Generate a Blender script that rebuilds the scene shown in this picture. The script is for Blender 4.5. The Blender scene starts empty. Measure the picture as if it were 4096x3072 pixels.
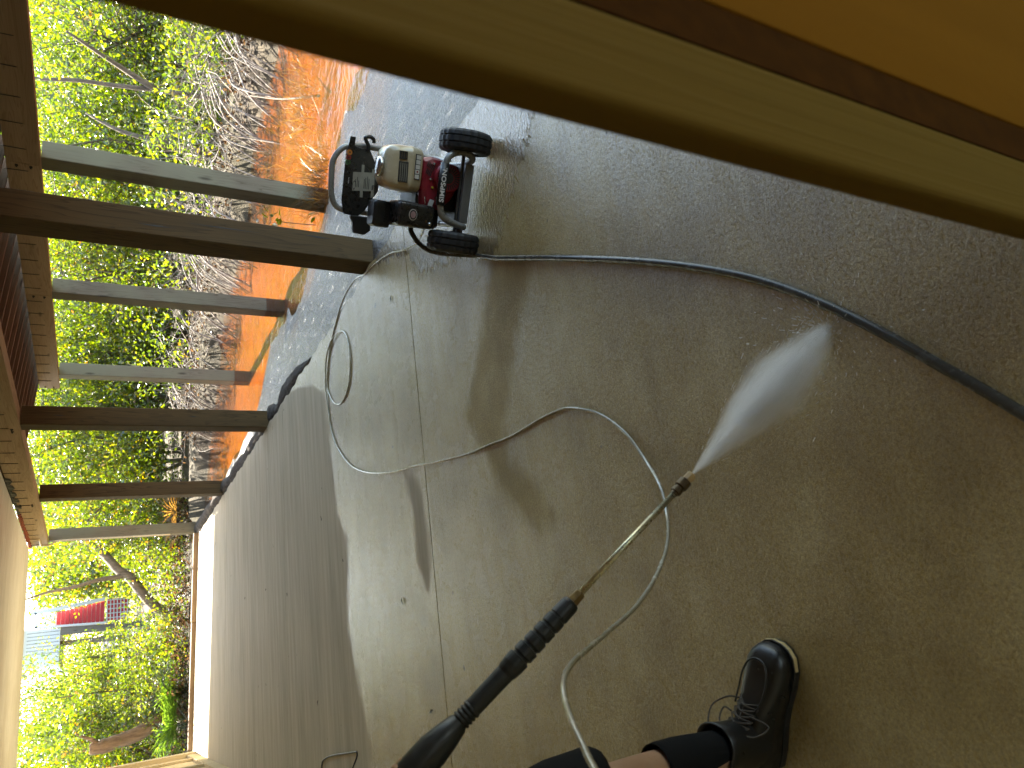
import bpy, bmesh, math, random
import numpy as np
from mathutils import Vector, Matrix, Quaternion, noise as mnoise

S = bpy.context.scene
COL = S.collection
R = math.radians
rnd = random.Random(7)

# ------------------------------------------------------------------ camera (phone held on its side: world up is picture left)
cam_d = bpy.data.cameras.new('camera'); cam = bpy.data.objects.new('camera', cam_d); COL.objects.link(cam)
F_PX, PITCH, ROLL, YAW = 2920.0, R(29.3), R(2.65), R(-22.3)
cam_d.sensor_fit = 'HORIZONTAL'; cam_d.sensor_width = 36.0; cam_d.lens = 36.0 * F_PX / 4096.0
cam_d.clip_start = 0.05; cam_d.clip_end = 500
up = Vector((-math.cos(PITCH) * math.cos(ROLL), -math.cos(PITCH) * math.sin(ROLL), -math.sin(PITCH)))
fw = (Vector((0, 0, 1)) - up * up.z).normalized(); rt = fw.cross(up)
Yw = fw * math.cos(YAW) + rt * math.sin(YAW); Xw = rt * math.cos(YAW) - fw * math.sin(YAW)
cr = Vector((Xw.x, Yw.x, up.x)); cu = -Vector((Xw.y, Yw.y, up.y)); cb = -Vector((Xw.z, Yw.z, up.z))
EYE = Vector((0, 0, 1.6))
cam.matrix_world = Matrix(((cr.x, cu.x, cb.x, EYE.x), (cr.y, cu.y, cb.y, EYE.y), (cr.z, cu.z, cb.z, EYE.z), (0, 0, 0, 1)))
cam_d.dof.use_dof = True; cam_d.dof.focus_distance = 4.0; cam_d.dof.aperture_fstop = 5.0
S.camera = cam

# ------------------------------------------------------------------ sky, sun, exposure
SUN_EL, SUN_AZ = R(48), R(1.5)          # azimuth from +Y towards +X
W = bpy.data.worlds.new('World'); S.world = W; W.use_nodes = True
wn = W.node_tree; wn.nodes.clear()
sky = wn.nodes.new('ShaderNodeTexSky'); sky.sky_type = 'NISHITA'; sky.sun_disc = False
sky.sun_elevation = SUN_EL; sky.sun_rotation = SUN_AZ; sky.air_density = 1.0; sky.dust_density = 1.0; sky.ozone_density = 0.6
bg = wn.nodes.new('ShaderNodeBackground'); bg.inputs[1].default_value = 0.10
wo = wn.nodes.new('ShaderNodeOutputWorld')
wb = wn.nodes.new('ShaderNodeMix'); wb.data_type = 'RGBA'; wb.blend_type = 'MULTIPLY'; wb.inputs[0].default_value = 1.0; wb.inputs[7].default_value = (1.0, 0.95, 0.85, 1)   # daylight white balance of the phone, whole sky alike
wn.links.new(sky.outputs[0], wb.inputs[6]); wn.links.new(wb.outputs[2], bg.inputs[0]); wn.links.new(bg.outputs[0], wo.inputs[0])
sl = bpy.data.lights.new('sun', 'SUN'); sl.energy = 3.4; sl.angle = R(0.5); sl.color = (1.0, 0.93, 0.80)
so = bpy.data.objects.new('sun', sl); COL.objects.link(so)
sd = Vector((math.sin(SUN_AZ) * math.cos(SUN_EL), math.cos(SUN_AZ) * math.cos(SUN_EL), math.sin(SUN_EL)))
so.rotation_euler = sd.to_track_quat('Z', 'Y').to_euler(); so.location = sd * 60
S.view_settings.view_transform = 'Standard'; S.view_settings.look = 'None'
S.view_settings.exposure = 3.4; S.view_settings.gamma = 1.0
S.render.engine = 'CYCLES'
S.cycles.use_denoising = True
S.cycles.caustics_reflective = False; S.cycles.caustics_refractive = False
S.cycles.sample_clamp_indirect = 6.0; S.cycles.diffuse_bounces = 6; S.cycles.max_bounces = 10
S.cycles.transparent_max_bounces = 12; S.cycles.volume_bounces = 8

# ------------------------------------------------------------------ helpers
class MB:
    def __init__(self): self.v = []; self.f = []
    def add(self, vs, fs):
        n = len(self.v); self.v.extend([tuple(p) for p in vs]); self.f.extend([tuple(i + n for i in f) for f in fs]); return self
    def box(self, x0, x1, y0, y1, z0, z1):
        return self.add([(x0, y0, z0), (x1, y0, z0), (x1, y1, z0), (x0, y1, z0), (x0, y0, z1), (x1, y0, z1), (x1, y1, z1), (x0, y1, z1)],
                        [(0, 3, 2, 1), (4, 5, 6, 7), (0, 1, 5, 4), (1, 2, 6, 5), (2, 3, 7, 6), (3, 0, 4, 7)])
    def rings(self, rs, cap=True, closed=True):
        n = len(rs[0]); vs = [p for r in rs for p in r]; fs = []
        for i in range(len(rs) - 1):
            for j in range(n if closed else n - 1):
                k = (j + 1) % n
                fs.append((i * n + j, i * n + k, (i + 1) * n + k, (i + 1) * n + j))
        if cap:
            fs.append(tuple(range(n - 1, -1, -1))); fs.append(tuple((len(rs) - 1) * n + j for j in range(n)))
        return self.add(vs, fs)
    def tube(self, pts, r, n=8, cap=True):
        pts = [Vector(p) for p in pts]; rr = r if isinstance(r, (list, tuple)) else [r] * len(pts)
        T = [(pts[min(i + 1, len(pts) - 1)] - pts[max(i - 1, 0)]).normalized() for i in range(len(pts))]
        a = Vector((0, 0, 1)) if abs(T[0].z) < 0.9 else Vector((1, 0, 0))
        u = T[0].cross(a).normalized(); rs = []
        for i, p in enumerate(pts):
            u = (u - T[i] * u.dot(T[i]))
            u = u.normalized() if u.length > 1e-6 else T[i].orthogonal().normalized()
            w = T[i].cross(u)
            rs.append([p + (u * math.cos(2 * math.pi * k / n) + w * math.sin(2 * math.pi * k / n)) * rr[i] for k in range(n)])
        return self.rings(rs, cap)
    def lathe(self, prof, n=20, axis='Z', c=(0, 0, 0), cap=True):
        rs = []
        for t, r in prof:
            ring = []
            for k in range(n):
                a = 2 * math.pi * k / n; x, y = r * math.cos(a), r * math.sin(a)
                p = {'Z': (x, y, t), 'X': (t, x, y), 'Y': (y, t, x)}[axis]
                ring.append((p[0] + c[0], p[1] + c[1], p[2] + c[2]))
            rs.append(ring)
        return self.rings(rs, cap)
    def prism(self, poly, lo, hi, axis='Y'):
        def mk(p, t): return {'Y': (p[0], t, p[1]), 'Z': (p[0], p[1], t), 'X': (t, p[0], p[1])}[axis]
        n = len(poly)
        self.add([mk(p, lo) for p in poly] + [mk(p, hi) for p in poly],
                 [tuple(range(n)), tuple(range(2 * n - 1, n - 1, -1))] + [(j, n + j, n + (j + 1) % n, (j + 1) % n) for j in range(n)])
        return self
    def mesh(self, name, smooth=False):
        me = bpy.data.meshes.new(name); me.from_pydata(self.v, [], self.f)
        bm = bmesh.new(); bm.from_mesh(me); bmesh.ops.recalc_face_normals(bm, faces=bm.faces); bm.to_mesh(me); bm.free()
        if smooth: me.shade_smooth()
        me.update(); return me
    def build(self, name, mat, parent=None, smooth=False, bevel=0.0, segs=2):
        return link(name, self.mesh(name, smooth), mat, parent, bevel, segs)

def link(name, me, mat, parent=None, bevel=0.0, segs=2):
    o = bpy.data.objects.new(name, me); COL.objects.link(o)
    if mat is not None and not me.materials: me.materials.append(mat)
    if parent is not None: o.parent = parent
    if bevel > 0:
        b = o.modifiers.new('bevel', 'BEVEL'); b.width = bevel; b.segments = segs; b.limit_method = 'ANGLE'; b.angle_limit = R(40)
    return o
def tag(o, label=None, cat=None, group=None, kind=None):
    if label: o['label'] = label
    if cat: o['category'] = cat
    if group: o['group'] = group
    if kind: o['kind'] = kind
    return o
def empty(name, loc=(0, 0, 0), rz=0.0, label=None, cat=None, group=None, kind=None):
    o = bpy.data.objects.new(name, None); COL.objects.link(o); o.location = loc; o.rotation_euler = (0, 0, rz)
    o.empty_display_size = 0.1
    return tag(o, label, cat, group, kind)
def spline(pts, k=6):
    P = [Vector(p) for p in pts]; out = []
    for i in range(len(P) - 1):
        p0, p1, p2, p3 = P[max(i - 1, 0)], P[i], P[i + 1], P[min(i + 2, len(P) - 1)]
        for j in range(k):
            t = j / k
            out.append(0.5 * ((2 * p1) + (p2 - p0) * t + (2 * p0 - 5 * p1 + 4 * p2 - p3) * t * t + (-p0 + 3 * p1 - 3 * p2 + p3) * t ** 3))
    out.append(P[-1]); return out
def ellipse(c, rx, ry, z, n=20, rot=0.0, pw=1.0):
    out = []
    for k in range(n):
        a = 2 * math.pi * k / n; x, y = rx * math.copysign(abs(math.cos(a)) ** pw, math.cos(a)), ry * math.copysign(abs(math.sin(a)) ** pw, math.sin(a))
        out.append((c[0] + x * math.cos(rot) - y * math.sin(rot), c[1] + x * math.sin(rot) + y * math.cos(rot), z))
    return out

# ------------------------------------------------------------------ materials
class NT:
    def __init__(self, name):
        self.m = bpy.data.materials.new(name); self.m.use_nodes = True; self.t = self.m.node_tree; self.t.nodes.clear()
        self.out = self.n('OutputMaterial')
    def n(self, typ, **kw):
        nd = self.t.nodes.new('ShaderNode' + typ)
        for k, v in kw.items(): setattr(nd, k, v)
        return nd
    def l(self, a, b): self.t.links.new(a, b); return self
    def val(self, sock, v):
        if hasattr(v, 'is_linked') or isinstance(v, bpy.types.NodeSocket): self.t.links.new(v, sock)
        else: sock.default_value = v
    def math(self, op, a, b=0.0, c=None):
        nd = self.n('Math', operation=op); self.val(nd.inputs[0], a); self.val(nd.inputs[1], b)
        if c is not None: self.val(nd.inputs[2], c)
        return nd.outputs[0]
    def noise(self, vec, scale, detail=4, rough=0.55, dist=0.0):
        nd = self.n('TexNoise'); self.l(vec, nd.inputs['Vector']); nd.inputs['Scale'].default_value = scale
        nd.inputs['Detail'].default_value = detail; nd.inputs['Roughness'].default_value = rough; nd.inputs['Distortion'].default_value = dist
        return nd.outputs[0]
    def ramp(self, fac, stops):
        nd = self.n('ValToRGB'); self.l(fac, nd.inputs[0]); el = nd.color_ramp.elements
        while len(el) < len(stops): el.new(0.5)
        for e, (p, c) in zip(el, stops):
            e.position = p; e.color = (c[0], c[1], c[2], 1) if isinstance(c, (tuple, list)) else (c, c, c, 1)
        return nd.outputs[0]
    def mix(self, fac, a, b, blend='MIX'):
        nd = self.n('Mix', data_type='RGBA', blend_type=blend); self.val(nd.inputs[0], fac)
        for s, v in ((nd.inputs[6], a), (nd.inputs[7], b)):
            self.val(s, (v[0], v[1], v[2], 1) if isinstance(v, (tuple, list)) else v)
        return nd.outputs[2]
    def map(self, vec, scale=(1, 1, 1), rot=(0, 0, 0), loc=(0, 0, 0)):
        nd = self.n('Mapping'); self.l(vec, nd.inputs[0]); nd.inputs[1].default_value = loc; nd.inputs[2].default_value = rot; nd.inputs[3].default_value = scale
        return nd.outputs[0]
    def coord(self, kind='Object'):
        return self.n('TexCoord').outputs[kind]
    def pos(self): return self.n('NewGeometry').outputs['Position']
    def bump(self, h, strength=0.3, dist=0.01, normal=None):
        nd = self.n('Bump'); self.val(nd.inputs['Height'], h); self.val(nd.inputs['Strength'], strength); nd.inputs['Distance'].default_value = dist
        if normal is not None: self.l(normal, nd.inputs['Normal'])
        return nd.outputs[0]
    def pbr(self, color, rough=0.6, metal=0.0, normal=None, spec=0.5, coat=0.0):
        b = self.n('BsdfPrincipled'); c = b.inputs['Base Color']
        self.val(c, (color[0], color[1], color[2], 1) if isinstance(color, (tuple, list)) else color)
        self.val(b.inputs['Roughness'], rough); self.val(b.inputs['Metallic'], metal); self.val(b.inputs['Specular IOR Level'], spec)
        b.inputs['Coat Weight'].default_value = coat
        if normal is not None: self.l(normal, b.inputs['Normal'])
        self.l(b.outputs[0], self.out.inputs[0]); return b

def plain(name, col, rough=0.5, metal=0.0, var=0.25, scale=30, bump=0.1, dirt=None, spec=0.5, coat=0.0):
    t = NT(name); co = t.coord('Object'); n1 = t.noise(co, scale, 5, 0.6); n2 = t.noise(co, scale * 0.17, 3)
    lo = tuple(c * (1 - var) for c in col); hi = tuple(min(1, c * (1 + var)) for c in col)
    c = t.ramp(n1, [(0.3, lo), (0.7, hi)])
    if dirt: c = t.mix(t.math('MULTIPLY', t.ramp(n2, [(0.42, 0.0), (0.62, 1.0)]), 0.75), c, dirt)
    r = t.ramp(n1, [(0.3, max(0.03, rough - 0.1)), (0.7, min(1, rough + 0.1))])
    t.pbr(c, r, metal, t.bump(n1, bump, 0.002), spec, coat); return t.m

def wood(name, light, dark, axis='Z', wet=0.0, green=None, scale=1.0, rough=0.75, spec=0.3):
    t = NT(name); co = t.coord('Object')
    oi = t.n('ObjectInfo'); sh = t.n('VectorMath', operation='SCALE'); cmb = t.n('CombineXYZ')
    for i in range(3): t.l(oi.outputs['Random'], cmb.inputs[i])
    t.l(cmb.outputs[0], sh.inputs[0]); sh.inputs[3].default_value = 37.0
    ad = t.n('VectorMath', operation='ADD'); t.l(co, ad.inputs[0]); t.l(sh.outputs[0], ad.inputs[1]); co = ad.outputs[0]
    st = {'X': (0.5, 9, 9), 'Y': (9, 0.5, 9), 'Z': (9, 9, 0.5)}[axis]
    st2 = {'X': (3, 150, 150), 'Y': (150, 3, 150), 'Z': (150, 150, 3)}[axis]
    m1 = t.map(co, tuple(s * scale for s in st)); g = t.noise(m1, 1.0, 3, 0.5, 0.4)
    rings = t.math('FRACT', t.math('MULTIPLY', g, 16.0))
    rr = t.ramp(rings, [(0.0, 0.0), (0.7, 0.25), (0.93, 1.0), (1.0, 0.15)])
    fine = t.noise(t.map(co, st2), 1.0, 4, 0.6)
    blot = t.noise(t.map(co, tuple(s * 0.35 for s in st)), 1.0, 3)
    f = t.math('MULTIPLY_ADD', rr, 0.5, t.math('MULTIPLY', fine, 0.5))
    c = t.ramp(f, [(0.18, light), (0.75, dark)])
    c = t.mix(t.ramp(blot, [(0.35, 0.0), (0.75, 0.65)]), c, tuple(x * 0.55 for x in dark))
    if green: c = t.mix(t.ramp(t.noise(co, 1.3, 3), [(0.4, 0.0), (0.62, 0.8)]), c, green)
    # knots
    vo = t.n('TexVoronoi'); t.l(t.map(co, tuple({'X': (1.6, 6, 6), 'Y': (6, 1.6, 6), 'Z': (6, 6, 1.6)}[axis])), vo.inputs['Vector']); vo.inputs['Scale'].default_value = 1.0
    kn = t.ramp(vo.outputs['Distance'], [(0.05, 1.0), (0.13, 0.0)])
    c = t.mix(t.math('MULTIPLY', kn, 0.8), c, tuple(x * 0.35 for x in dark))
    hgt = t.math('ADD', t.math('MULTIPLY', rr, 0.6), fine)
    t.pbr(c, rough - wet, 0, t.bump(hgt, 0.35, 0.0025), spec); return t.m

M = {}
M['post'] = wood('dark treated timber', (0.125, 0.080, 0.033), (0.058, 0.038, 0.016), 'Z')
M['post_grey'] = wood('weathered grey timber', (0.25, 0.225, 0.165), (0.12, 0.105, 0.07), 'Z', green=(0.23, 0.24, 0.16))
M['post_tan'] = wood('weathered tan timber', (0.25, 0.21, 0.14), (0.13, 0.105, 0.07), 'Z', green=(0.17, 0.17, 0.115))
M['beam'] = wood('tan beam timber', (0.50, 0.385, 0.25), (0.34, 0.245, 0.145), 'Y')
M['joist'] = wood('joist timber', (0.22, 0.16, 0.11), (0.12, 0.085, 0.055), 'X')
M['deckwood'] = wood('deck timber', (0.24, 0.16, 0.10), (0.12, 0.08, 0.05), 'Y')
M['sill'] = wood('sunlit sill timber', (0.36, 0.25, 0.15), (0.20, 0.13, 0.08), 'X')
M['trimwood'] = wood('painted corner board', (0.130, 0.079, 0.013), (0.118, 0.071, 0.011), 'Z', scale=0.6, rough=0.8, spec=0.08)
M['steel'] = plain('dark nail steel', (0.07, 0.065, 0.055), 0.55, 0.4)
M['black'] = plain('black plastic', (0.012, 0.012, 0.012), 0.38, var=0.4, scale=60)
M['blackmetal'] = plain('black enamel plate', (0.014, 0.014, 0.013), 0.3, var=0.4, scale=40, spec=0.6)
M['rubber'] = plain('tyre rubber', (0.016, 0.016, 0.016), 0.62, var=0.3, scale=80, bump=0.4)
M['greytube'] = plain('grey painted tube', (0.25, 0.25, 0.235), 0.32, 0.25, 0.12, 40, 0.03)
M['greyflat'] = plain('grey flat bar', (0.17, 0.17, 0.165), 0.4, 0.3, 0.12, 40, 0.03)
M['chrome'] = plain('worn bright metal', (0.5, 0.5, 0.48), 0.22, 0.9, 0.15)
M['tank'] = plain('cream tank enamel', (0.62, 0.56, 0.40), 0.28, var=0.08, scale=9, bump=0.02, dirt=(0.36, 0.28, 0.15), coat=0.5)
M['red'] = plain('engine red', (0.28, 0.017, 0.028), 0.36, var=0.2, scale=20, bump=0.04, dirt=(0.09, 0.01, 0.014))
M['engine'] = plain('engine casting', (0.045, 0.045, 0.045), 0.5, 0.5)
M['labelgrey'] = plain('printed grey label', (0.30, 0.29, 0.24), 0.5, var=0.12)
M['labelwhite'] = plain('white sticker', (0.62, 0.60, 0.55), 0.5, var=0.1)
M['labeldark'] = plain('dark warning sticker', (0.03, 0.03, 0.028), 0.5)
M['ink'] = plain('black print', (0.02, 0.02, 0.02), 0.6)
M['white_print'] = plain('white lettering', (0.72, 0.72, 0.70), 0.5, var=0.05)
M['orange'] = plain('orange nozzle', (0.55, 0.20, 0.03), 0.45)
M['redtip'] = plain('red nozzle', (0.22, 0.02, 0.015), 0.45)
M['greentip'] = plain('green nozzle', (0.03, 0.10, 0.03), 0.45)
M['badge'] = plain('pink badge', (0.35, 0.22, 0.22), 0.4)
M['brass'] = plain('tarnished brass', (0.30, 0.21, 0.08), 0.42, 0.7, 0.4, 60, 0.2, dirt=(0.10, 0.06, 0.03))
M['coupler'] = plain('dark bronze coupler', (0.10, 0.07, 0.035), 0.45, 0.6, 0.4, 60)
M['nozzle'] = plain('tan nozzle plastic', (0.55, 0.40, 0.20), 0.4, var=0.12)
M['lance'] = plain('dirty steel lance', (0.62, 0.60, 0.42), 0.30, 0.8, 0.2, 60, 0.1, dirt=(0.36, 0.31, 0.18))
M['grip'] = plain('black grip rubber', (0.008, 0.009, 0.0075), 0.45, var=0.4, scale=50, bump=0.15)
M['leather'] = plain('black leather', (0.009, 0.0085, 0.0075), 0.36, var=0.35, scale=35, bump=0.25, dirt=(0.014, 0.013, 0.010))
M['welt'] = plain('tan boot welt', (0.48, 0.36, 0.16), 0.6, var=0.2, scale=60)
M['lace'] = plain('brown lace', (0.06, 0.048, 0.035), 0.8, scale=300)
M['sock'] = plain('black knitted sock', (0.010, 0.010, 0.010), 0.95, scale=300, bump=0.5, spec=0.1)
M['cloth'] = plain('black shorts cloth', (0.012, 0.012, 0.012), 0.95, scale=200, bump=0.4, spec=0.1)
M['shirt'] = plain('dark grey shirt cloth', (0.05, 0.052, 0.055), 0.9, scale=200, bump=0.3, spec=0.1)
M['hair'] = plain('dark brown hair', (0.03, 0.02, 0.012), 0.6, scale=120, bump=0.5)
M['white'] = plain('white paint', (0.78, 0.78, 0.76), 0.5, var=0.04)
M['redpaint'] = plain('barn red paint', (0.60, 0.04, 0.05), 0.55, var=0.12, scale=4)
M['oldpost'] = wood('old grey house post', (0.34, 0.30, 0.24), (0.20, 0.17, 0.13), 'Z')
M['membrane'] = plain('black tar paper', (0.02, 0.022, 0.022), 0.45, var=0.4, scale=20, bump=0.4)
M['foam'] = plain('rust red foam', (0.26, 0.055, 0.02), 0.7, var=0.35, scale=40, bump=0.5)
M['conduit'] = plain('cream conduit', (0.62, 0.52, 0.36), 0.5, var=0.06)
M['recess'] = plain('painted gap shade', (0.045, 0.018, 0.004), 0.9, spec=0.02)  # dark colour stands in for the shade inside a gap
M['cream'] = None

def m_skin():
    t = NT('skin'); co = t.coord('Object'); n = t.noise(co, 60, 4); n2 = t.noise(co, 9, 2)
    c = t.mix(t.ramp(n2, [(0.35, 0.0), (0.65, 1.0)]), (0.30, 0.165, 0.085), (0.37, 0.215, 0.12))
    c = t.mix(t.ramp(t.noise(co, 170, 1), [(0.66, 0.0), (0.72, 0.6)]), c, (0.27, 0.12, 0.06))
    b = t.pbr(c, 0.5, 0, t.bump(n, 0.2, 0.002)); b.inputs['Subsurface Weight'].default_value = 0.12; b.inputs['Subsurface Radius'].default_value = (0.01, 0.004, 0.002)
    return t.m
M['skin'] = m_skin()

def m_ceiling():
    t = NT('cream painted plywood'); p = t.pos()
    st = t.noise(t.map(p, (1.3, 15, 1)), 1.0, 5, 0.65); bl = t.noise(p, 0.9, 3)
    peel = t.ramp(t.noise(t.map(p, (2.4, 30, 1)), 1.0, 4, 0.7), [(0.53, 0.0), (0.57, 1.0)])
    c = t.ramp(st, [(0.3, (0.66, 0.65, 0.58)), (0.7, (0.78, 0.77, 0.71))])
    c = t.mix(t.math('MULTIPLY', peel, 0.7), c, (0.88, 0.87, 0.80))
    c = t.mix(t.ramp(bl, [(0.45, 0.0), (0.7, 0.5)]), c, (0.58, 0.53, 0.43))
    t.pbr(c, 0.8, 0, t.bump(st, 0.15, 0.003), 0.1); return t.m
M['ceiling'] = m_ceiling()

def m_wall(name, a, b, axis='Z'):
    t = NT(name); p = t.pos(); st = t.noise(t.map(p, (9, 9, 0.9)), 1.0, 5, 0.6); n = t.noise(p, 40, 4)
    c = t.ramp(st, [(0.3, a), (0.7, b)]); t.pbr(c, 0.9, 0, t.bump(n, 0.2, 0.003), 0.03); return t.m
M['cream'] = m_wall('cream painted board', (0.46, 0.37, 0.23), (0.58, 0.48, 0.31))
M['tanwall'] = m_wall('ochre plywood', (0.50, 0.38, 0.19), (0.58, 0.45, 0.24))
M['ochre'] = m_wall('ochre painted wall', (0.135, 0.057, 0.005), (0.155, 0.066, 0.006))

def m_concrete():
    t = NT('wet and dry broomed concrete'); p = t.pos()
    at = t.n('Attribute', attribute_name='wet'); edge = t.noise(t.map(p, (5, 16, 1)), 1.0, 5, 0.65)
    wv = t.math('ADD', at.outputs['Fac'], t.math('MULTIPLY', t.math('SUBTRACT', edge, 0.5), 0.55))
    wet = t.ramp(wv, [(0.36, 0.0), (0.62, 1.0)])
    fl = t.n('Attribute', attribute_name='flood').outputs['Fac']
    fn = t.noise(t.map(p, (9, 26, 1)), 1.0, 4, 0.6)
    flood = t.ramp(t.math('ADD', fl, t.math('MULTIPLY', t.math('SUBTRACT', fn, 0.5), 0.7)), [(0.46, 0.0), (0.56, 1.0)])
    broom = t.noise(t.map(p, (2.2, 110, 1)), 1.0, 4, 0.6); streak = t.noise(t.map(p, (0.9, 14, 1)), 1.0, 4, 0.6)
    blot = t.noise(p, 2.2, 5, 0.6); spk = t.noise(p, 140, 3, 0.6)
    dry = t.ramp(streak, [(0.25, (0.40, 0.335, 0.22)), (0.75, (0.58, 0.50, 0.35))])
    dry = t.mix(0.8, dry, t.ramp(t.noise(t.map(p, (0.5, 2.6, 1)), 1.0, 6, 0.7), [(0.3, (0.72, 0.70, 0.66)), (0.52, (1, 1, 1)), (0.7, (1.12, 1.12, 1.12))]), 'MULTIPLY')
    dry = t.mix(t.ramp(broom, [(0.35, 0.0), (0.65, 0.35)]), dry, (0.30, 0.25, 0.165))
    wc = t.ramp(blot, [(0.32, (0.29, 0.205, 0.074)), (0.5, (0.40, 0.295, 0.115)), (0.68, (0.50, 0.395, 0.185))])
    wc = t.mix(t.ramp(spk, [(0.35, 0.35), (0.6, 0.0)]), wc, (0.09, 0.07, 0.045))
    wc = t.mix(0.6, wc, t.ramp(t.noise(t.map(p, (75, 95, 1)), 1.0, 6, 0.8), [(0.33, (0.45, 0.42, 0.38)), (0.45, (0.95, 0.95, 0.95)), (0.68, (1.35, 1.35, 1.35))]), 'MULTIPLY')
    wc = t.mix(t.ramp(t.noise(t.map(p, (1.4, 3.2, 1)), 1.0, 5, 0.7), [(0.5, 0.0), (0.7, 0.45)]), wc, (0.17, 0.115, 0.045))
    c = t.mix(wet, dry, wc)
    c = t.mix(t.math('MULTIPLY', flood, 0.5), c, (0.07, 0.06, 0.05))
    dots = t.ramp(t.noise(p, 9, 2, 0.5), [(0.74, 0.0), (0.76, 0.9)])
    c = t.mix(dots, c, (0.05, 0.04, 0.025))
    peb = t.noise(t.map(p, (55, 100, 1)), 1.0, 5, 0.75, 0.2); peb2 = t.noise(t.map(p, (170, 300, 1)), 1.0, 2, 0.5)
    big = t.noise(p, 12, 3)
    hw = t.math('ADD', t.math('MULTIPLY', peb, 1.0), t.math('ADD', t.math('MULTIPLY', peb2, 0.35), t.math('MULTIPLY', broom, 0.3)))
    hd = t.math('ADD', t.math('MULTIPLY', broom, 0.6), t.math('MULTIPLY', spk, 0.6))
    h = t.math('ADD', t.math('MULTIPLY', hw, wet), t.math('MULTIPLY', hd, t.math('SUBTRACT', 1.0, wet)))
    rip = t.noise(t.map(p, (26, 60, 1)), 1.0, 3, 0.6, 0.4)
    h = t.math('ADD', h, t.math('MULTIPLY', rip, t.math('MULTIPLY', flood, 3.0)))
    mt = t.n('Attribute', attribute_name='matte').outputs['Fac']
    mt = t.math('MULTIPLY', t.ramp(t.math('ADD', mt, t.math('MULTIPLY', t.math('SUBTRACT', fn, 0.5), 0.7)), [(0.30, 0.0), (0.70, 1.0)]), 0.95)
    rw = t.ramp(blot, [(0.3, 0.32), (0.7, 0.22)]); rw = t.mix(mt, rw, (0.45, 0.45, 0.45))
    rough = t.mix(wet, (0.72, 0.72, 0.72), rw); rough = t.mix(flood, rough, (0.05, 0.05, 0.05))
    bs = t.math('MULTIPLY_ADD', wet, 0.5, 0.4)
    b = t.pbr(c, rough, 0, t.bump(h, bs, 0.004), t.math('MULTIPLY_ADD', wet, -0.1, 0.3))
    film = t.math('MULTIPLY', t.ramp(peb, [(0.36, 0.12), (0.54, 1.0)]), t.ramp(streak, [(0.25, 0.6), (0.6, 1.0)]))
    film = t.math('MAXIMUM', film, flood)
    t.val(b.inputs['Coat Weight'], t.math('MULTIPLY', t.math('MULTIPLY', wet, film), t.math('MULTIPLY_ADD', mt, -1.1, 1.0))); b.inputs['Coat IOR'].default_value = 1.95
    t.val(b.inputs['Coat Roughness'], t.math('MULTIPLY_ADD', flood, -0.22, 0.30)); t.l(t.bump(h, t.math('MULTIPLY_ADD', wet, 0.5, 0.4), 0.0022), b.inputs['Coat Normal']); return t.m
M['concrete'] = m_concrete()

def m_mud():
    t = NT('wet grey mud'); p = t.pos(); n1 = t.noise(t.map(p, (16, 34, 20)), 1.0, 6, 0.65, 0.3); n2 = t.noise(p, 3.0, 4); n3 = t.noise(p, 120, 3)
    c = t.ramp(n1, [(0.3, (0.03, 0.03, 0.032)), (0.7, (0.085, 0.085, 0.09))])
    c = t.mix(t.ramp(n2, [(0.4, 0.0), (0.7, 0.5)]), c, (0.09, 0.085, 0.08))
    r = t.ramp(n1, [(0.35, 0.26), (0.65, 0.10)])
    pit = t.noise(t.map(p, (42, 95, 60)), 1.0, 5, 0.7); c = t.mix(t.ramp(pit, [(0.38, 0.85), (0.5, 0.0)]), c, (0.012, 0.011, 0.010)); r = t.mix(t.ramp(pit, [(0.38, 0.8), (0.5, 0.0)]), r, (0.6, 0.6, 0.6))
    h = t.math('ADD', n1, t.math('MULTIPLY', pit, 0.8))
    b = t.pbr(c, r, 0, t.bump(h, 0.8, 0.016), 0.8); b.inputs['Coat Weight'].default_value = 0.7; b.inputs['Coat Roughness'].default_value = 0.16; t.l(t.bump(h, 0.8, 0.007), b.inputs['Coat Normal']); return t.m
M['mud'] = m_mud()
def m_edge():
    t = NT('dark rotted edging'); p = t.pos(); n1 = t.noise(t.map(p, (40, 12, 30)), 1.0, 6, 0.7); n2 = t.noise(p, 5, 3)
    c = t.ramp(n1, [(0.3, (0.028, 0.023, 0.02)), (0.7, (0.13, 0.115, 0.10))])
    c = t.mix(t.ramp(n2, [(0.5, 0.0), (0.7, 0.5)]), c, (0.16, 0.13, 0.10))
    t.pbr(c, 0.85, 0, t.bump(n1, 0.9, 0.03), 0.12); return t.m
M['edge'] = m_edge()
def m_ground():
    t = NT('swamp ground'); p = t.pos(); n1 = t.noise(p, 7, 6, 0.7); n2 = t.noise(p, 0.6, 4); n3 = t.noise(p, 60, 3)
    c = t.ramp(n1, [(0.3, (0.02, 0.013, 0.008)), (0.5, (0.05, 0.034, 0.018)), (0.72, (0.11, 0.08, 0.045))])
    c = t.mix(t.ramp(n2, [(0.4, 0.0), (0.65, 0.7)]), c, (0.07, 0.06, 0.03))
    t.pbr(c, 0.9, 0, t.bump(t.math('ADD', n1, n3), 0.6, 0.03)); return t.m
M['ground'] = m_ground()
def m_pond():
    t = NT('tannin pond bed'); p = t.pos(); n1 = t.noise(p, 3.5, 6, 0.65); n2 = t.noise(p, 30, 4)
    c = t.ramp(n1, [(0.3, (0.02, 0.008, 0.004)), (0.44, (0.07, 0.024, 0.008)), (0.58, (0.11, 0.042, 0.010)), (0.72, (0.19, 0.11, 0.016))])
    c = t.mix(t.ramp(n2, [(0.55, 0.0), (0.7, 0.5)]), c, (0.30, 0.13, 0.04))
    t.pbr(c, 0.9, 0, t.bump(n2, 0.4, 0.02)); return t.m
M['pond'] = m_pond()
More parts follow.
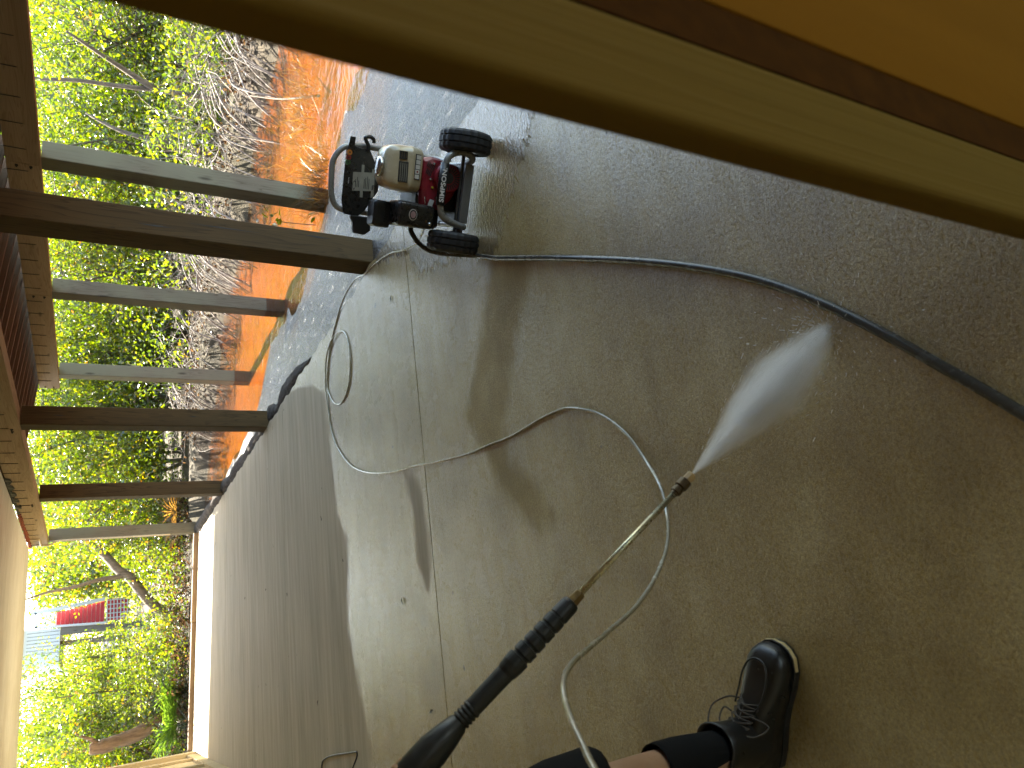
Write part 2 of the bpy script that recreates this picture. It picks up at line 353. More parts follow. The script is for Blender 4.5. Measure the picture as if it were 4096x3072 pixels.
def m_water():
    t = NT('tea coloured water'); p = t.pos()
    h = t.math('ADD', t.noise(t.map(p, (5, 5, 1)), 1.0, 3, 0.5), t.math('MULTIPLY', t.noise(p, 22, 2), 0.25))
    bp = t.bump(h, 0.5, 0.03)
    fr = t.n('Fresnel'); fr.inputs[0].default_value = 1.33; t.l(bp, fr.inputs['Normal'])
    tr = t.n('BsdfTransparent'); tr.inputs[0].default_value = (0.96, 0.62, 0.24, 1)
    gl = t.n('BsdfGlossy'); gl.inputs['Roughness'].default_value = 0.015; t.l(bp, gl.inputs['Normal']); gl.inputs[0].default_value = (1, 1, 1, 1)
    mx = t.n('MixShader'); t.l(fr.outputs[0], mx.inputs[0]); t.l(tr.outputs[0], mx.inputs[1]); t.l(gl.outputs[0], mx.inputs[2])
    t.l(mx.outputs[0], t.out.inputs[0]); return t.m
M['water'] = m_water()

def m_leaf(name, cols, trans=(0.42, 0.46, 0.02), glossy=0.07):
    t = NT(name); at = t.n('Attribute', attribute_name='tone'); oi = t.n('ObjectInfo')
    f = t.math('ADD', at.outputs['Fac'], t.math('MULTIPLY_ADD', oi.outputs['Random'], 0.12, -0.06))
    c = t.ramp(f, cols)
    d = t.n('BsdfDiffuse'); t.l(c, d.inputs[0])
    tl = t.n('BsdfTranslucent'); t.l(t.mix(1.0, c, (trans[0] * 5.6, trans[1] * 5.6, trans[2] * 5.6), 'MULTIPLY'), tl.inputs[0])
    gl = t.n('BsdfGlossy'); gl.inputs['Roughness'].default_value = 0.3; gl.inputs[0].default_value = (1, 1, 1, 1)
    m1 = t.n('MixShader'); m1.inputs[0].default_value = 0.55; t.l(d.outputs[0], m1.inputs[1]); t.l(tl.outputs[0], m1.inputs[2])
    m2 = t.n('MixShader'); m2.inputs[0].default_value = glossy; t.l(m1.outputs[0], m2.inputs[1]); t.l(gl.outputs[0], m2.inputs[2])
    t.l(m2.outputs[0], t.out.inputs[0]); return t.m
M['leaf'] = m_leaf('mangrove leaf', [(0.0, (0.032, 0.052, 0.009)), (0.35, (0.080, 0.108, 0.012)), (0.75, (0.14, 0.16, 0.013)), (0.93, (0.20, 0.16, 0.012)), (1.0, (0.24, 0.09, 0.015))])
M['dryleaf'] = m_leaf('dead leaf', [(0.0, (0.025, 0.016, 0.010)), (0.5, (0.07, 0.045, 0.025)), (1.0, (0.20, 0.14, 0.08))], (0.22, 0.17, 0.12), 0.02)
M['palmleaf'] = m_leaf('palmetto blade', [(0.0, (0.06, 0.10, 0.03)), (1.0, (0.16, 0.20, 0.06))], (0.25, 0.32, 0.06), 0.08)
M['straw'] = m_leaf('dry straw', [(0.0, (0.10, 0.065, 0.028)), (1.0, (0.24, 0.165, 0.065))], (0.25, 0.18, 0.07), 0.03)
def m_bark(name, a, b):
    t = NT(name); co = t.coord('Object'); n = t.noise(t.map(co, (22, 22, 3)), 1.0, 5, 0.7, 0.3)
    c = t.ramp(n, [(0.3, a), (0.7, b)]); t.pbr(c, 0.85, 0, t.bump(n, 0.9, 0.02)); return t.m
M['bark'] = m_bark('grey brown bark', (0.075, 0.055, 0.038), (0.24, 0.19, 0.14))
M['barkred'] = m_bark('red brown bark', (0.09, 0.05, 0.028), (0.28, 0.18, 0.11))
M['twig'] = m_bark('bleached twig', (0.16, 0.125, 0.095), (0.50, 0.45, 0.39))

def m_spray():
    t = NT('water spray'); sep = t.n('SeparateXYZ'); co = t.coord('Object'); t.l(co, sep.inputs[0])
    x, y, z = sep.outputs
    z0 = t.math('MAXIMUM', z, 0.001)
    w = t.math('ADD', 0.004, t.math('MULTIPLY', t.math('MULTIPLY', t.math('MINIMUM', z0, 0.36), 0.30), t.ramp(z, [(0.0, 1.0), (0.30, 1.0), (0.46, 0.55), (0.58, 0.10)])))
    wx = t.math('MULTIPLY', w, 0.75)
    rr = t.math('SQRT', t.math('ADD', t.math('POWER', t.math('DIVIDE', t.math('ABSOLUTE', x), wx), 2.0), t.math('POWER', t.math('DIVIDE', t.math('ABSOLUTE', y), w), 2.0)))
    body = t.math('POWER', t.math('MAXIMUM', t.math('SUBTRACT', 1.0, rr), 0.0), 2.0)
    n = t.noise(t.map(co, (26, 26, 9)), 1.0, 4, 0.6)
    sx_ = t.n('CombineXYZ'); t.l(t.math('MULTIPLY', t.math('DIVIDE', x, w), 7.0), sx_.inputs[0]); t.l(t.math('MULTIPLY', t.math('DIVIDE', y, w), 7.0), sx_.inputs[1]); t.l(t.math('MULTIPLY', z, 5.0), sx_.inputs[2])
    body = t.math('MULTIPLY', body, t.ramp(t.noise(sx_.outputs[0], 1.0, 3, 0.6), [(0.34, 0.25), (0.64, 1.5)]))
    body = t.math('MULTIPLY', body, t.ramp(n, [(0.30, 0.15), (0.68, 1.3)]))
    fade = t.ramp(z, [(0.0, 1.0), (0.22, 1.0), (0.38, 0.55), (0.52, 0.30), (0.62, 0.05)])
    dens = t.math('MULTIPLY', t.math('DIVIDE', t.math('MULTIPLY', body, fade), t.math('ADD', w, 0.004)), 34.0)
    cw = t.math('ADD', 0.003, t.math('MULTIPLY', z0, 0.026))
    cr_ = t.math('SQRT', t.math('ADD', t.math('POWER', t.math('ABSOLUTE', x), 2.0), t.math('POWER', t.math('ABSOLUTE', y), 2.0)))
    core = t.math('POWER', t.math('MAXIMUM', t.math('SUBTRACT', 1.0, t.math('DIVIDE', cr_, cw)), 0.0), 1.2)
    dens = t.math('ADD', dens, t.math('MULTIPLY', core, t.ramp(z, [(0.0, 700.0), (0.3, 420.0), (0.5, 200.0), (0.58, 0.0)])))
    v = t.n('VolumePrincipled'); v.inputs['Color'].default_value = (0.97, 0.97, 0.97, 1); v.inputs['Anisotropy'].default_value = 0.6
    t.l(dens, v.inputs['Density']); t.l(v.outputs[0], t.out.inputs['Volume']); return t.m

# =================================================================== SETTING
WZ = -0.14                                                   # water level
BANK = [(-9, 7.4), (6.4, 7.3), (7.1, 7.18), (8.9, 7.1), (9.6, 5.95), (11.4, 5.9), (11.95, 5.6), (12.3, 4.95), (13.2, 4.37), (14.2, 3.3), (14.6, 2.4)]   # (Y, X) far shore
def lerp_tab(tab, y):
    if y <= tab[0][0]: return tab[0][1]
    for (a, b), (c, d) in zip(tab, tab[1:]):
        if y <= c: return b + (d - b) * (y - a) / (c - a)
    return tab[-1][1]
def front_y(x): return 14.57 - 0.246 * x
def sstep(a, b, x):
    t = max(0, min(1, (x - a) / (b - a))); return t * t * (3 - 2 * t)
def nz(x, y, s, z=0.0): return mnoise.noise(Vector((x * s, y * s, z)))

# ground sheet
xs = list(np.arange(-60, -6, 3.0)) + list(np.arange(-6, 14, 0.25)) + list(np.arange(14, 90.1, 3.0))
ys = list(np.arange(-40, -6, 3.0)) + list(np.arange(-6, 32, 0.25)) + list(np.arange(32, 140.1, 4.0))
vs = []
for y in ys:
    for x in xs:
        fy = y - front_y(max(-1.2, min(2.7, x)))
        z = -0.07 + 0.05 * nz(x, y, 0.5) + 0.02 * nz(x, y, 2.1)
        if -1.6 < x < 2.75 and fy < 0.15: z = -0.35
        if x >= 2.7 or (x > 2.4 and fy > 0.1):
            xb = lerp_tab(BANK, y)
            if y < 14.6: z = -0.42 + (z + 0.06 + 0.42 + 0.12) * sstep(xb - 0.35, xb + 0.45, x)
        if x <= -1.6 and y < 14: z = -0.06
        vs.append((x, y, z))
nx = len(xs); fs = [(j * nx + i, j * nx + i + 1, (j + 1) * nx + i + 1, (j + 1) * nx + i) for j in range(len(ys) - 1) for i in range(nx - 1)]
g = MB().add(vs, fs).build('ground', M['ground'], smooth=True); tag(g, kind='structure')

# pond bed just over the sunk ground, and the water sheet
ys2 = np.arange(-8, 14.8, 0.3); xs2 = np.arange(2.7, 7.9, 0.2); vs = []
for y in ys2:
    for x in xs2:
        xb = lerp_tab(BANK, y); vs.append((x, y, -0.36 + 0.05 * nz(x, y, 1.7) + 0.3 * sstep(xb - 0.5, xb + 0.4, x)))
n = len(xs2); pb = MB().add(vs, [(j * n + i, j * n + i + 1, (j + 1) * n + i + 1, (j + 1) * n + i) for j in range(len(ys2) - 1) for i in range(n - 1)]).build('pond_bed', M['pond'], smooth=True)
tag(pb, kind='structure')
wme = bpy.data.meshes.new('water'); wme.from_pydata([(2.72, -8, WZ), (9.2, -8, WZ), (9.2, 14.6, WZ), (2.72, 14.6, WZ)], [], [(0, 1, 2, 3)])   # faces up
wt = link('water', wme, M['water']); tag(wt, kind='structure')

# wet mud flat between slab and water
WL = [(-4, 4.5), (4.2, 4.36), (4.5, 4.28), (5.0, 4.4), (5.6, 4.05), (6.1, 3.81), (6.4, 3.78), (6.6, 3.6), (7.6, 3.67), (8.25, 3.75), (8.55, 3.5), (9.0, 3.25), (9.8, 3.12), (11, 3.02), (13.6, 2.9), (14.5, 2.8)]
xs3 = np.arange(2.60, 4.95, 0.035); ys3 = np.arange(-3.0, 14.2, 0.045); vs = []
for y in ys3:
    xw = lerp_tab(WL, y) + 0.22 * nz(0, y, 1.4) + 0.10 * nz(0, y, 5)
    for x in xs3:
        t = (x - 2.6) / (xw - 2.6)
        z = -0.035 + (WZ + 0.035) * (0.25 * min(t, 1) + 0.75 * sstep(0.55, 1.05, t)) - 0.25 * sstep(1.0, 1.6, t)
        z += (0.0025 * nz(x * 1.5 + y * 0.63, y - x * 0.47, 6.3) + 0.0015 * nz(x * 1.9 - y * 0.41, y + x * 0.77, 17.7) + 0.02 * nz(x, y, 1.3)) * sstep(0.0, 0.1, t)
        vs.append((x, y, z))
n = len(xs3); md = MB().add(vs, [(j * n + i, j * n + i + 1, (j + 1) * n + i + 1, (j + 1) * n + i) for j in range(len(ys3) - 1) for i in range(n - 1)]).build('mud_flat', M['mud'], smooth=True)
tag(md, kind='structure')

# concrete floor: four bays parted by saw-cut joints
floor = empty('concrete_floor', kind='structure')
JN = [(-2.6, 0.0), (3.745, -0.0375), (7.396, -0.10), (11.186, -0.155), (14.57, -0.246)]
WETB = [(-1.2, 5.06), (-0.62, 5.07), (-0.365, 5.085), (-0.21, 5.155), (0.03, 5.265), (0.285, 5.353), (0.57, 5.285), (0.886, 5.242), (1.1, 5.44), (1.4, 5.45), (1.9, 5.55), (2.16, 5.62), (2.36, 6.0), (2.5, 6.4), (2.62, 6.9)]
DRY1 = [(1.10, 4.06), (0.968, 3.80), (0.737, 3.745), (0.53, 3.73), (0.281, 3.80), (0.36, 3.92), (0.55, 3.97), (0.80, 3.97)]
MATTE = [(1.75,2.62),(1.44,2.86),(1.15,3.07),(1.11,3.16),(1.02,3.07),(0.87,2.99),(0.75,2.93),(0.66,2.88),(0.53,2.75),(0.40,2.57),(0.46,2.45),(0.65,2.62),(0.76,2.77),(0.92,2.76),(1.07,2.66),(1.27,2.55),(1.54,2.30)]
FLOOD = [(2.62, 0.9), (2.62, 3.9), (2.5, 3.75), (2.33, 3.62), (2.1, 3.5), (2.0, 3.2), (1.9, 2.9), (1.72, 2.62), (1.95, 2.35), (2.2, 2.05), (2.1, 1.6), (2.2, 1.0)]
FLOOD2 = [(2.62, 3.9), (2.62, 4.2), (2.5, 4.1), (2.42, 3.8), (2.3, 3.6), (2.5, 3.5)]
def poly_sd(poly, px, py):
    best = np.full(px.shape, 1e9); ins = np.zeros(px.shape, bool); n = len(poly)
    for i in range(n):
        ax, ay = poly[i]; bx, by = poly[(i + 1) % n]; ex, ey = bx - ax, by - ay
        t = np.clip(((px - ax) * ex + (py - ay) * ey) / (ex * ex + ey * ey), 0, 1)
        best = np.minimum(best, np.hypot(px - ax - t * ex, py - ay - t * ey))
        if ay != by:
            c = (ay > py) != (by > py); ins ^= c & (px < ex * (py - ay) / ey + ax)
    return np.where(ins, best, -best)                       # positive inside
X0, X1 = -1.0, 2.6
for b in range(4):
    (ya, sa), (yb, sb) = JN[b], JN[b + 1]
    nu = 120 if b < 2 else 60; nv = (150, 120, 50, 40)[b]; gap = 0.0045
    U, V = np.meshgrid(np.linspace(0, 1, nu + 1), np.linspace(0, 1, nv + 1))
    PX = X0 + (X1 - X0) * U; A = ya + sa * PX + gap; B = yb + sb * PX - (gap if b < 3 else 0); PY = A + (B - A) * V
    PX = PX + np.where(U > 0.999, 0.012 * np.sin(PY * 9.1) + 0.01 * np.sin(PY * 23.7), 0)
    vs = list(zip(PX.ravel(), PY.ravel(), np.zeros(PX.size))); n = nu + 1
    fs = [(j * n + i, j * n + i + 1, (j + 1) * n + i + 1, (j + 1) * n + i) for j in range(nv) for i in range(nu)]
    mb = MB().add(vs, fs)
    rim = [i for i in range(n)] + [j * n + nu for j in range(1, nv + 1)] + [nv * n + i for i in range(nu - 1, -1, -1)] + [j * n for j in range(nv - 1, 0, -1)]
    base = len(mb.v); mb.v += [(mb.v[i][0], mb.v[i][1], -0.10) for i in rim]
    mb.f += [(rim[k], base + k, base + (k + 1) % len(rim), rim[(k + 1) % len(rim)]) for k in range(len(rim))]
    me = bpy.data.meshes.new('slab_bay'); me.from_pydata(mb.v, [], mb.f); me.update()
    ax = np.array([p[0] for p in mb.v]); ay = np.array([p[1] for p in mb.v])
    yb_ = np.interp(ax, [p[0] for p in WETB], [p[1] for p in WETB])
    wet = 0.5 + np.clip((yb_ - ay) / 0.22, -1, 1) * 0.5
    for D in (DRY1,): wet = np.minimum(wet, 0.56 - np.clip(poly_sd(D, ax, ay) / 0.12, -1, 1) * 0.44)
    fl = np.zeros_like(wet)
    for D in (FLOOD, FLOOD2): fl = np.maximum(fl, 0.5 + np.clip(poly_sd(D, ax, ay) / 0.16, -1, 1) * 0.5)
    mat_ = 0.5 + np.clip(poly_sd(MATTE, ax, ay) / 0.11, -1, 1) * 0.5
    for nm, arr in (('wet', np.maximum(wet, fl)), ('flood', fl), ('matte', mat_)):
        a = me.attributes.new(nm, 'FLOAT', 'POINT'); a.data.foreach_set('value', arr.astype(np.float32))
    link('slab_bay', me, M['concrete'], floor)
bed = MB().box(-1.4, 2.58, -3.2, 13.7, -0.2, -0.03).build('joint_bed', M['edge'], floor)

# dark rotted edging along the slab's open side
vs = []; ye = np.arange(5.75, 14.3, 0.05)
for y in ye:
    wd = (0.02 + 0.22 * sstep(5.8, 6.8, y)) * (1 + 0.35 * nz(0, y, 2.2))
    hh = -0.01 + 0.035 * sstep(9.5, 10.8, y) + 0.035 * sstep(10.5, 13, y)
    for k, t in enumerate((0, 0.12, 0.3, 0.5, 0.7, 0.88, 1.0)):
        x = 2.607 + wd * t; dome = (0, 0.7, 1, 1, 0.9, 0.6, 0)[k]
        z = -0.09 + (hh + 0.09) * dome + (0.016 * nz(x * 2.5, y, 9) + 0.02 * nz(x, y, 3.1)) * (k not in (0, 6))
        vs.append((x, y, z))
eg = MB().add(vs, [(j * 7 + i, j * 7 + i + 1, (j + 1) * 7 + i + 1, (j + 1) * 7 + i) for j in range(len(ye) - 1) for i in range(6)]).build('rotted_edging', M['edge'], smooth=True)
tag(eg, kind='structure')

# ceiling, walls, storey above
ce = MB(); ce.prism([(-1.0, -3.0), (2.583, -3.0), (2.55, 14.30), (-0.78, 15.18), (-1.0, 15.2)], 2.53, 2.56, 'Z')
tag(ce.build('ceiling', M['ceiling']), kind='structure')
up_ = MB().box(-6.0, 2.62, -6.0, 14.0, 2.60, 5.2)
tag(up_.build('upper_storey', M['cream']), 'cream upper storey of the house above the ceiling', 'building')
lw = empty('boarded_wall', (0, 0, 0), 0, 'cream boarded wall along the left edge of the slab', 'wall')
MB().box(-1.16, -1.0, -3.0, 14.35, -0.05, 2.527).build('wall_panel', M['cream'], lw)
MB().box(-1.17, -0.93, 14.352, 14.60, -0.05, 2.527).build('end_post', M['cream'], lw, bevel=0.006)
MB().box(-0.998, -0.955, 10.2, 14.35, 0.002, 0.14).build('base_board', M['cream'], lw, bevel=0.004)
MB().box(-0.998, -0.962, 13.55, 13.66, 0.142, 2.525).build('batten', M['cream'], lw, bevel=0.004)
MB().box(-0.998, -0.962, 12.2, 12.31, 0.142, 2.525).build('batten', M['cream'], lw, bevel=0.004)
bw = MB().box(-1.16, 0.35, -3.16, -3.0, -0.05, 2.528).build('back_wall', M['tanwall']); tag(bw, kind='structure')

# near corner boards beside the lens
nc = empty('corner_partition', (0.4, 0.36, 0), 0, 'blurred ochre corner boards close to the lens', 'wall')
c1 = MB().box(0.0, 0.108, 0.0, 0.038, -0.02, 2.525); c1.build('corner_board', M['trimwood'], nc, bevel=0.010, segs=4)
MB().box(0.109, 0.172, 0.003, 0.036, -0.02, 2.525).build('gap_shade_strip', M['recess'], nc)  # nearly flush strip, the gap's shadow is painted into its colour
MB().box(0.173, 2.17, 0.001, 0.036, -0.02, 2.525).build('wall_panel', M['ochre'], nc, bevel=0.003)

# timber sill along the front edge
sm = MB(); a = Vector((2.62, 14.02, 0)); b = Vector((-0.93, 14.90, 0)); d = (b - a).normalized(); q = Vector((-d.y, d.x, 0))
L = (b - a).length
sl_ = empty('timber_sill', a, math.atan2(d.y, d.x), 'long sunlit timber sill along the front end of the slab', 'sill')
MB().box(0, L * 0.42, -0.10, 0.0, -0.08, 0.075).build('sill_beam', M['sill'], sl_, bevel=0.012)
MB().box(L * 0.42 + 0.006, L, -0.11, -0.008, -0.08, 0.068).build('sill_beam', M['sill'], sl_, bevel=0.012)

# =================================================================== POSTS, BEAM, DECK
def post(x, y, z0, z1, s, mat, label, extra=None):
    o = empty('timber_post', (x, y, 0), rnd.uniform(-0.02, 0.02), label, 'post', 'timber posts')
    m = MB(); n = 9
    rs = []
    for i in range(n):
        z = z0 + (z1 - z0) * i / (n - 1); w = s / 2
        c = 0.006
        rs.append([(-w + c, -w, z), (w - c, -w, z), (w, -w + c, z), (w, w - c, z), (w - c, w, z), (-w + c, w, z), (-w, w - c, z), (-w, -w + c, z)])
    m.rings(rs).build('shaft', mat, o)
    for (px, pz, ln, wd) in (extra or []):                  # drying cracks: dark slivers let into the faces
        MB().add([(px - wd, -s / 2 - 0.0015, pz), (px, -s / 2 - 0.0015, pz - ln), (px + wd, -s / 2 - 0.0015, pz), (px + wd * 0.4, -s / 2 - 0.0015, pz + ln)], [(0, 1, 2, 3)]).build('crack', M['ink'], o)
    return o
S1 = 0.19
post(2.74, 4.405, -0.2, 2.258, S1, M['post'], 'thick dark timber post nearest the red pressure washer', [(0.02, 0.95, 0.25, 0.005), (-0.03, 1.35, 0.12, 0.006), (0.05, 0.35, 0.10, 0.007)])
post(2.69, 7.99, -0.2, 2.258, S1, M['post'], 'dark slab edge post carrying the bolted beam joint, second from the washer', [(0.0, 1.95, 0.06, 0.006), (0.01, 0.75, 0.05, 0.005)])
post(2.74, 11.25, -0.2, 2.258, S1, M['post'], 'dark slab edge post under the torn black tar paper')
post(2.74, 14.20, -0.2, 2.258, S1, M['post_tan'], 'greyish slab edge post with the cream conduit, farthest from the lens')
post(4.40, 6.13, -0.7, 2.115, 0.175, M['post_grey'], 'weathered grey deck post with dry grass at its foot')
post(4.36, 8.48, -0.7, 2.115, 0.175, M['post_grey'], 'weathered deck post standing in water, middle of the outer row')
post(4.36, 10.90, -0.7, 2.115, 0.175, M['post_grey'], 'knotty greenish deck post at the end of the outer beam')

nail = MB().tube([(0, 0, 0), (0, 0, -0.01), (0.001, 0, -0.155), (0.0015, 0, -0.17)], [0.0035, 0.0035, 0.0035, 0.0008], 5).mesh('nail')
nail.materials.append(M['steel'])
bolt = MB().lathe([(0, 0.004), (0.003, 0.014), (0.012, 0.012), (0.013, 0.007), (0.022, 0.007)], 6, 'X').mesh('bolt'); bolt.materials.append(M['steel'])
def inst(name, me, parent, loc, rot=(0, 0, 0)):
    o = bpy.data.objects.new(name, me); COL.objects.link(o); o.parent = parent; o.location = loc; o.rotation_euler = rot; return o
ib = empty('support_beam', (2.585, 0, 2.262), 0, 'tan doubled support beam over the slab edge posts', 'beam')
for (ya, yb) in ((-3.0, 4.40), (4.404, 8.048), (8.052, 11.248), (11.252, 14.26)):
    MB().box(0, 0.068, ya, yb, 0, 0.264).build('beam_board', M['beam'], ib, bevel=0.004)
    MB().box(0.073, 0.150, ya, yb - 0.001, 0.004, 0.264).build('beam_board', M['beam'], ib, bevel=0.004)
for y in np.arange(4.75, 14.2, 0.4064): inst('nail', nail, ib, (-0.004, y + rnd.uniform(-0.01, 0.01), 0.262), (rnd.uniform(-0.03, 0.03), 0, 0))
for y in (8.05, 11.25):
    for dz in (0.07, 0.20):
        for dy in (-0.035, 0.035): inst('bolt', bolt, ib, (0.0, y + dy, dz), (0, math.pi, 0))

dk = empty('wooden_deck', (0, 0, 0), 0, 'raised timber deck on grey posts over the mud', 'deck')
OB = MB().box(4.265, 4.310, 0.0, 6.10, 2.117, 2.36); OB.build('rim_beam', M['beam'], dk, bevel=0.003)
MB().box(4.265, 4.310, 6.104, 8.478, 2.117, 2.36).build('rim_beam', M['beam'], dk, bevel=0.003)
MB().box(4.265, 4.310, 8.482, 11.35, 2.117, 2.36).build('rim_beam', M['beam'], dk, bevel=0.003)
MB().box(4.316, 4.372, 0.0, 11.34, 2.120, 2.36).build('rim_beam', M['beam'], dk, bevel=0.003)
for y in np.arange(0.40, 11.3, 0.3048): inst('nail', nail, dk, (4.261, y + rnd.uniform(-0.012, 0.012), 2.375), (rnd.uniform(-0.04, 0.04), 0, 0))
for y in (6.10, 8.48, 11.26):
    for dz in (0.07, 0.17): inst('bolt', bolt, dk, (4.265, y + 0.03, 2.117 + dz), (0, math.pi, 0))
slope = math.atan2(2.36 - 2.528, 4.30 - 2.60)
jm = MB().box(0, 1.86, -0.019, 0.019, 0, 0.185).mesh('joist'); jm.materials.append(M['joist'])
for y in np.arange(0.25, 11.4, 0.3048): inst('joist', jm, dk, (2.60, y, 2.530), (0, -slope, 0))
bdm = MB().box(-0.068, 0.068, 0.0, 11.5, 0.0, 0.030).mesh('deck_board'); bdm.materials.append(M['deckwood'])
for k in range(13):
    dx = 0.075 + k * 0.1455
    inst('deck_board', bdm, dk, (2.60 + dx * math.cos(slope) , rnd.uniform(-0.02, 0.02), 2.530 + 0.187 + dx * math.sin(slope)), (0, -slope, 0))

# black tar paper and red foam along the ceiling edge, conduit
tp = MB(); top = []; botm = []
for i in range(40):
    y = 9.85 + (11.75 - 9.85) * i / 39; dz = 0.055 + 0.022 * math.sin(i * 0.9) + 0.018 * nz(0, y, 7)
    top.append((2.578 - 0.004 * abs(math.sin(i)), y, 2.529)); botm.append((2.568 - 0.012 * math.sin(i * 1.7), y, 2.529 - dz * (1 - 0.5 * (i > 34))))
tp.rings([top, botm, [(p[0] + 0.004, p[1], p[2]) for p in botm], [(p[0] + 0.004, p[1], p[2]) for p in top]], cap=False, closed=False)
tag(tp.build('tar_paper', M['membrane']), 'torn black tar paper hanging between ceiling and beam', 'tar paper')
fm = MB()
for i in range(95):
    y = 11.75 + 2.45 * i / 94; r = rnd.uniform(0.012, 0.028)
    c = (2.576 - rnd.uniform(0, 0.006), y, 2.518 - rnd.uniform(0.0, 0.022))
    fm.rings([ellipse(c, r * math.sin(a), r * math.sin(a), c[2] + r * math.cos(a), 7) for a in (2.9, 2.1, 1.3, 0.4)])
tag(fm.build('foam_bead', M['foam'], smooth=True), 'rust red foam bead squeezed out along the ceiling edge', 'foam')
cd = MB().tube(spline([(2.572, 13.62, 2.49), (2.572, 13.62, 2.40), (2.572, 13.63, 2.365), (2.572, 13.72, 2.36), (2.572, 14.10, 2.36), (2.572, 14.14, 2.33), (2.572, 14.15, 2.26), (2.60, 14.10, 2.18), (2.63, 14.085, 2.10), (2.632, 14.085, 1.4), (2.632, 14.085, 0.45)], 5), 0.0125, 8)
tag(cd.build('electric_conduit', M['conduit'], smooth=True), 'cream electric conduit clipped to the farthest post', 'conduit')

# =================================================================== PRESSURE WASHER
AX = Vector((0.833, -0.554, 0)); WYAW = math.atan2(-0.554, 0.833)
pw = empty('pressure_washer', (2.066, 2.615, 0), WYAW, 'red and cream petrol pressure washer on two black tyres', 'pressure washer')
def wheel(x):
    n = 44; prof = [(-0.048, 0.072), (-0.050, 0.098), (-0.046, 0.116), (-0.036, 0.1245), (-0.020, 0.127), (-0.018, 0.1225), (-0.013, 0.1225), (-0.011, 0.1275), (0.011, 0.1275), (0.013, 0.1225), (0.018, 0.1225), (0.020, 0.127), (0.036, 0.1245), (0.046, 0.116), (0.050, 0.098), (0.048, 0.072)]
    rs = []
    for t, r in prof:
        ring = []
        for k in range(n):
            rr = r - (0.004 if (k % 2 and r > 0.112) else 0); a = 2 * math.pi * k / n
            ring.append((x + t, 0.03 + rr * math.cos(a), 0.1275 + rr * math.sin(a)))
        rs.append(ring)
    w = MB().lathe([(-0.043, 0.02), (-0.043, 0.071), (-0.02, 0.069), (0.02, 0.069), (0.043, 0.071), (0.043, 0.02)], 24, 'X', (x, 0.03, 0.1275)).build('wheel', M['chrome'], pw, smooth=False)
    MB().rings(rs + [rs[0]], cap=False).build('tyre', M['rubber'], w)
    MB().lathe([(-0.056, 0.012), (-0.052, 0.026), (0.052, 0.026), (0.056, 0.012)], 16, 'X', (x, 0.03, 0.1275)).build('hub', M['blackmetal'], w, smooth=True)
wheel(0.225); wheel(-0.25)
fr = MB().tube(spline([(0.135, 0.30, 0.092), (0.135, 0.08, 0.092), (0.152, 0.0, 0.094), (0.171, -0.012, 0.125), (0.168, -0.016, 0.18), (0.142, -0.018, 0.222), (0.10, -0.018, 0.236), (0.0, -0.018, 0.238), (-0.11, -0.018, 0.233), (-0.146, -0.016, 0.20), (-0.163, -0.012, 0.14), (-0.170, 0.0, 0.098), (-0.160, 0.08, 0.092), (-0.160, 0.30, 0.092)], 6), 0.0165, 12)
fr.build('frame_tube', M['greytube'], pw, smooth=True)
MB().tube(spline([(0.152, 0.28, 0.095), (0.166, 0.40, 0.12), (0.170, 0.435, 0.22), (0.163, 0.44, 0.45), (0.158, 0.44, 0.53), (0.135, 0.44, 0.60), (0.07, 0.44, 0.643), (-0.01, 0.44, 0.645), (-0.10, 0.44, 0.636), (-0.155, 0.44, 0.605), (-0.168, 0.44, 0.54), (-0.163, 0.44, 0.45), (-0.165, 0.435, 0.22), (-0.165, 0.40, 0.12), (-0.160, 0.28, 0.095)], 6), 0.0145, 12).build('handle', M['greytube'], pw, smooth=True)
MB().box(-0.152, 0.125, -0.010, 0.012, 0.083, 0.128).build('crossbar', M['greyflat'], pw, bevel=0.003)
MB().box(-0.150, 0.125, 0.014, 0.40, 0.100, 0.112).build('base_plate', M['greyflat'], pw)
MB().tube([(-0.255, 0.03, 0.1275), (0.23, 0.03, 0.1275)], 0.009, 10).build('axle', M['steel'], pw)
MB().lathe([(-0.205, 0.012), (-0.20, 0.018), (-0.180, 0.018), (-0.176, 0.012)], 6, 'X', (0, 0.0, 0.118)).build('axle_nut', M['blackmetal'], pw)
sv = MB().tube([(-0.088, -0.018, 0.2385), (0.0, -0.0185, 0.2405), (0.108, -0.018, 0.2375)], 0.0205, 16).build('sleeve', M['black'], pw, smooth=True)
def text(body, size, mat, parent, loc, rot=(math.pi / 2, 0, 0), ext=0.0006, name='lettering', bold=0.0, width=None):
    cu_ = bpy.data.curves.new('lettering', 'FONT'); cu_.body = body; cu_.size = size; cu_.extrude = ext; cu_.align_x = 'CENTER'; cu_.align_y = 'CENTER'; cu_.offset = bold
    cu_.resolution_u = 3
    tmp = bpy.data.objects.new('lettering', cu_); COL.objects.link(tmp); bpy.context.view_layer.update()
    me = bpy.data.meshes.new_from_object(tmp); bpy.data.objects.remove(tmp)
    if width:
        xsv = [v.co.x for v in me.vertices]; k = width / (max(xsv) - min(xsv))
        for v in me.vertices: v.co.x *= k
    me.materials.clear(); me.materials.append(mat)
    o = bpy.data.objects.new(name, me); COL.objects.link(o); o.parent = parent; o.location = loc; o.rotation_euler = rot; return o
text('SIMPSON.', 0.031, M['white_print'], sv, (0.006, -0.0392, 0.2425), (math.pi / 2 - 0.12, 0, 0), 0.0004, bold=0.0008, width=0.158)

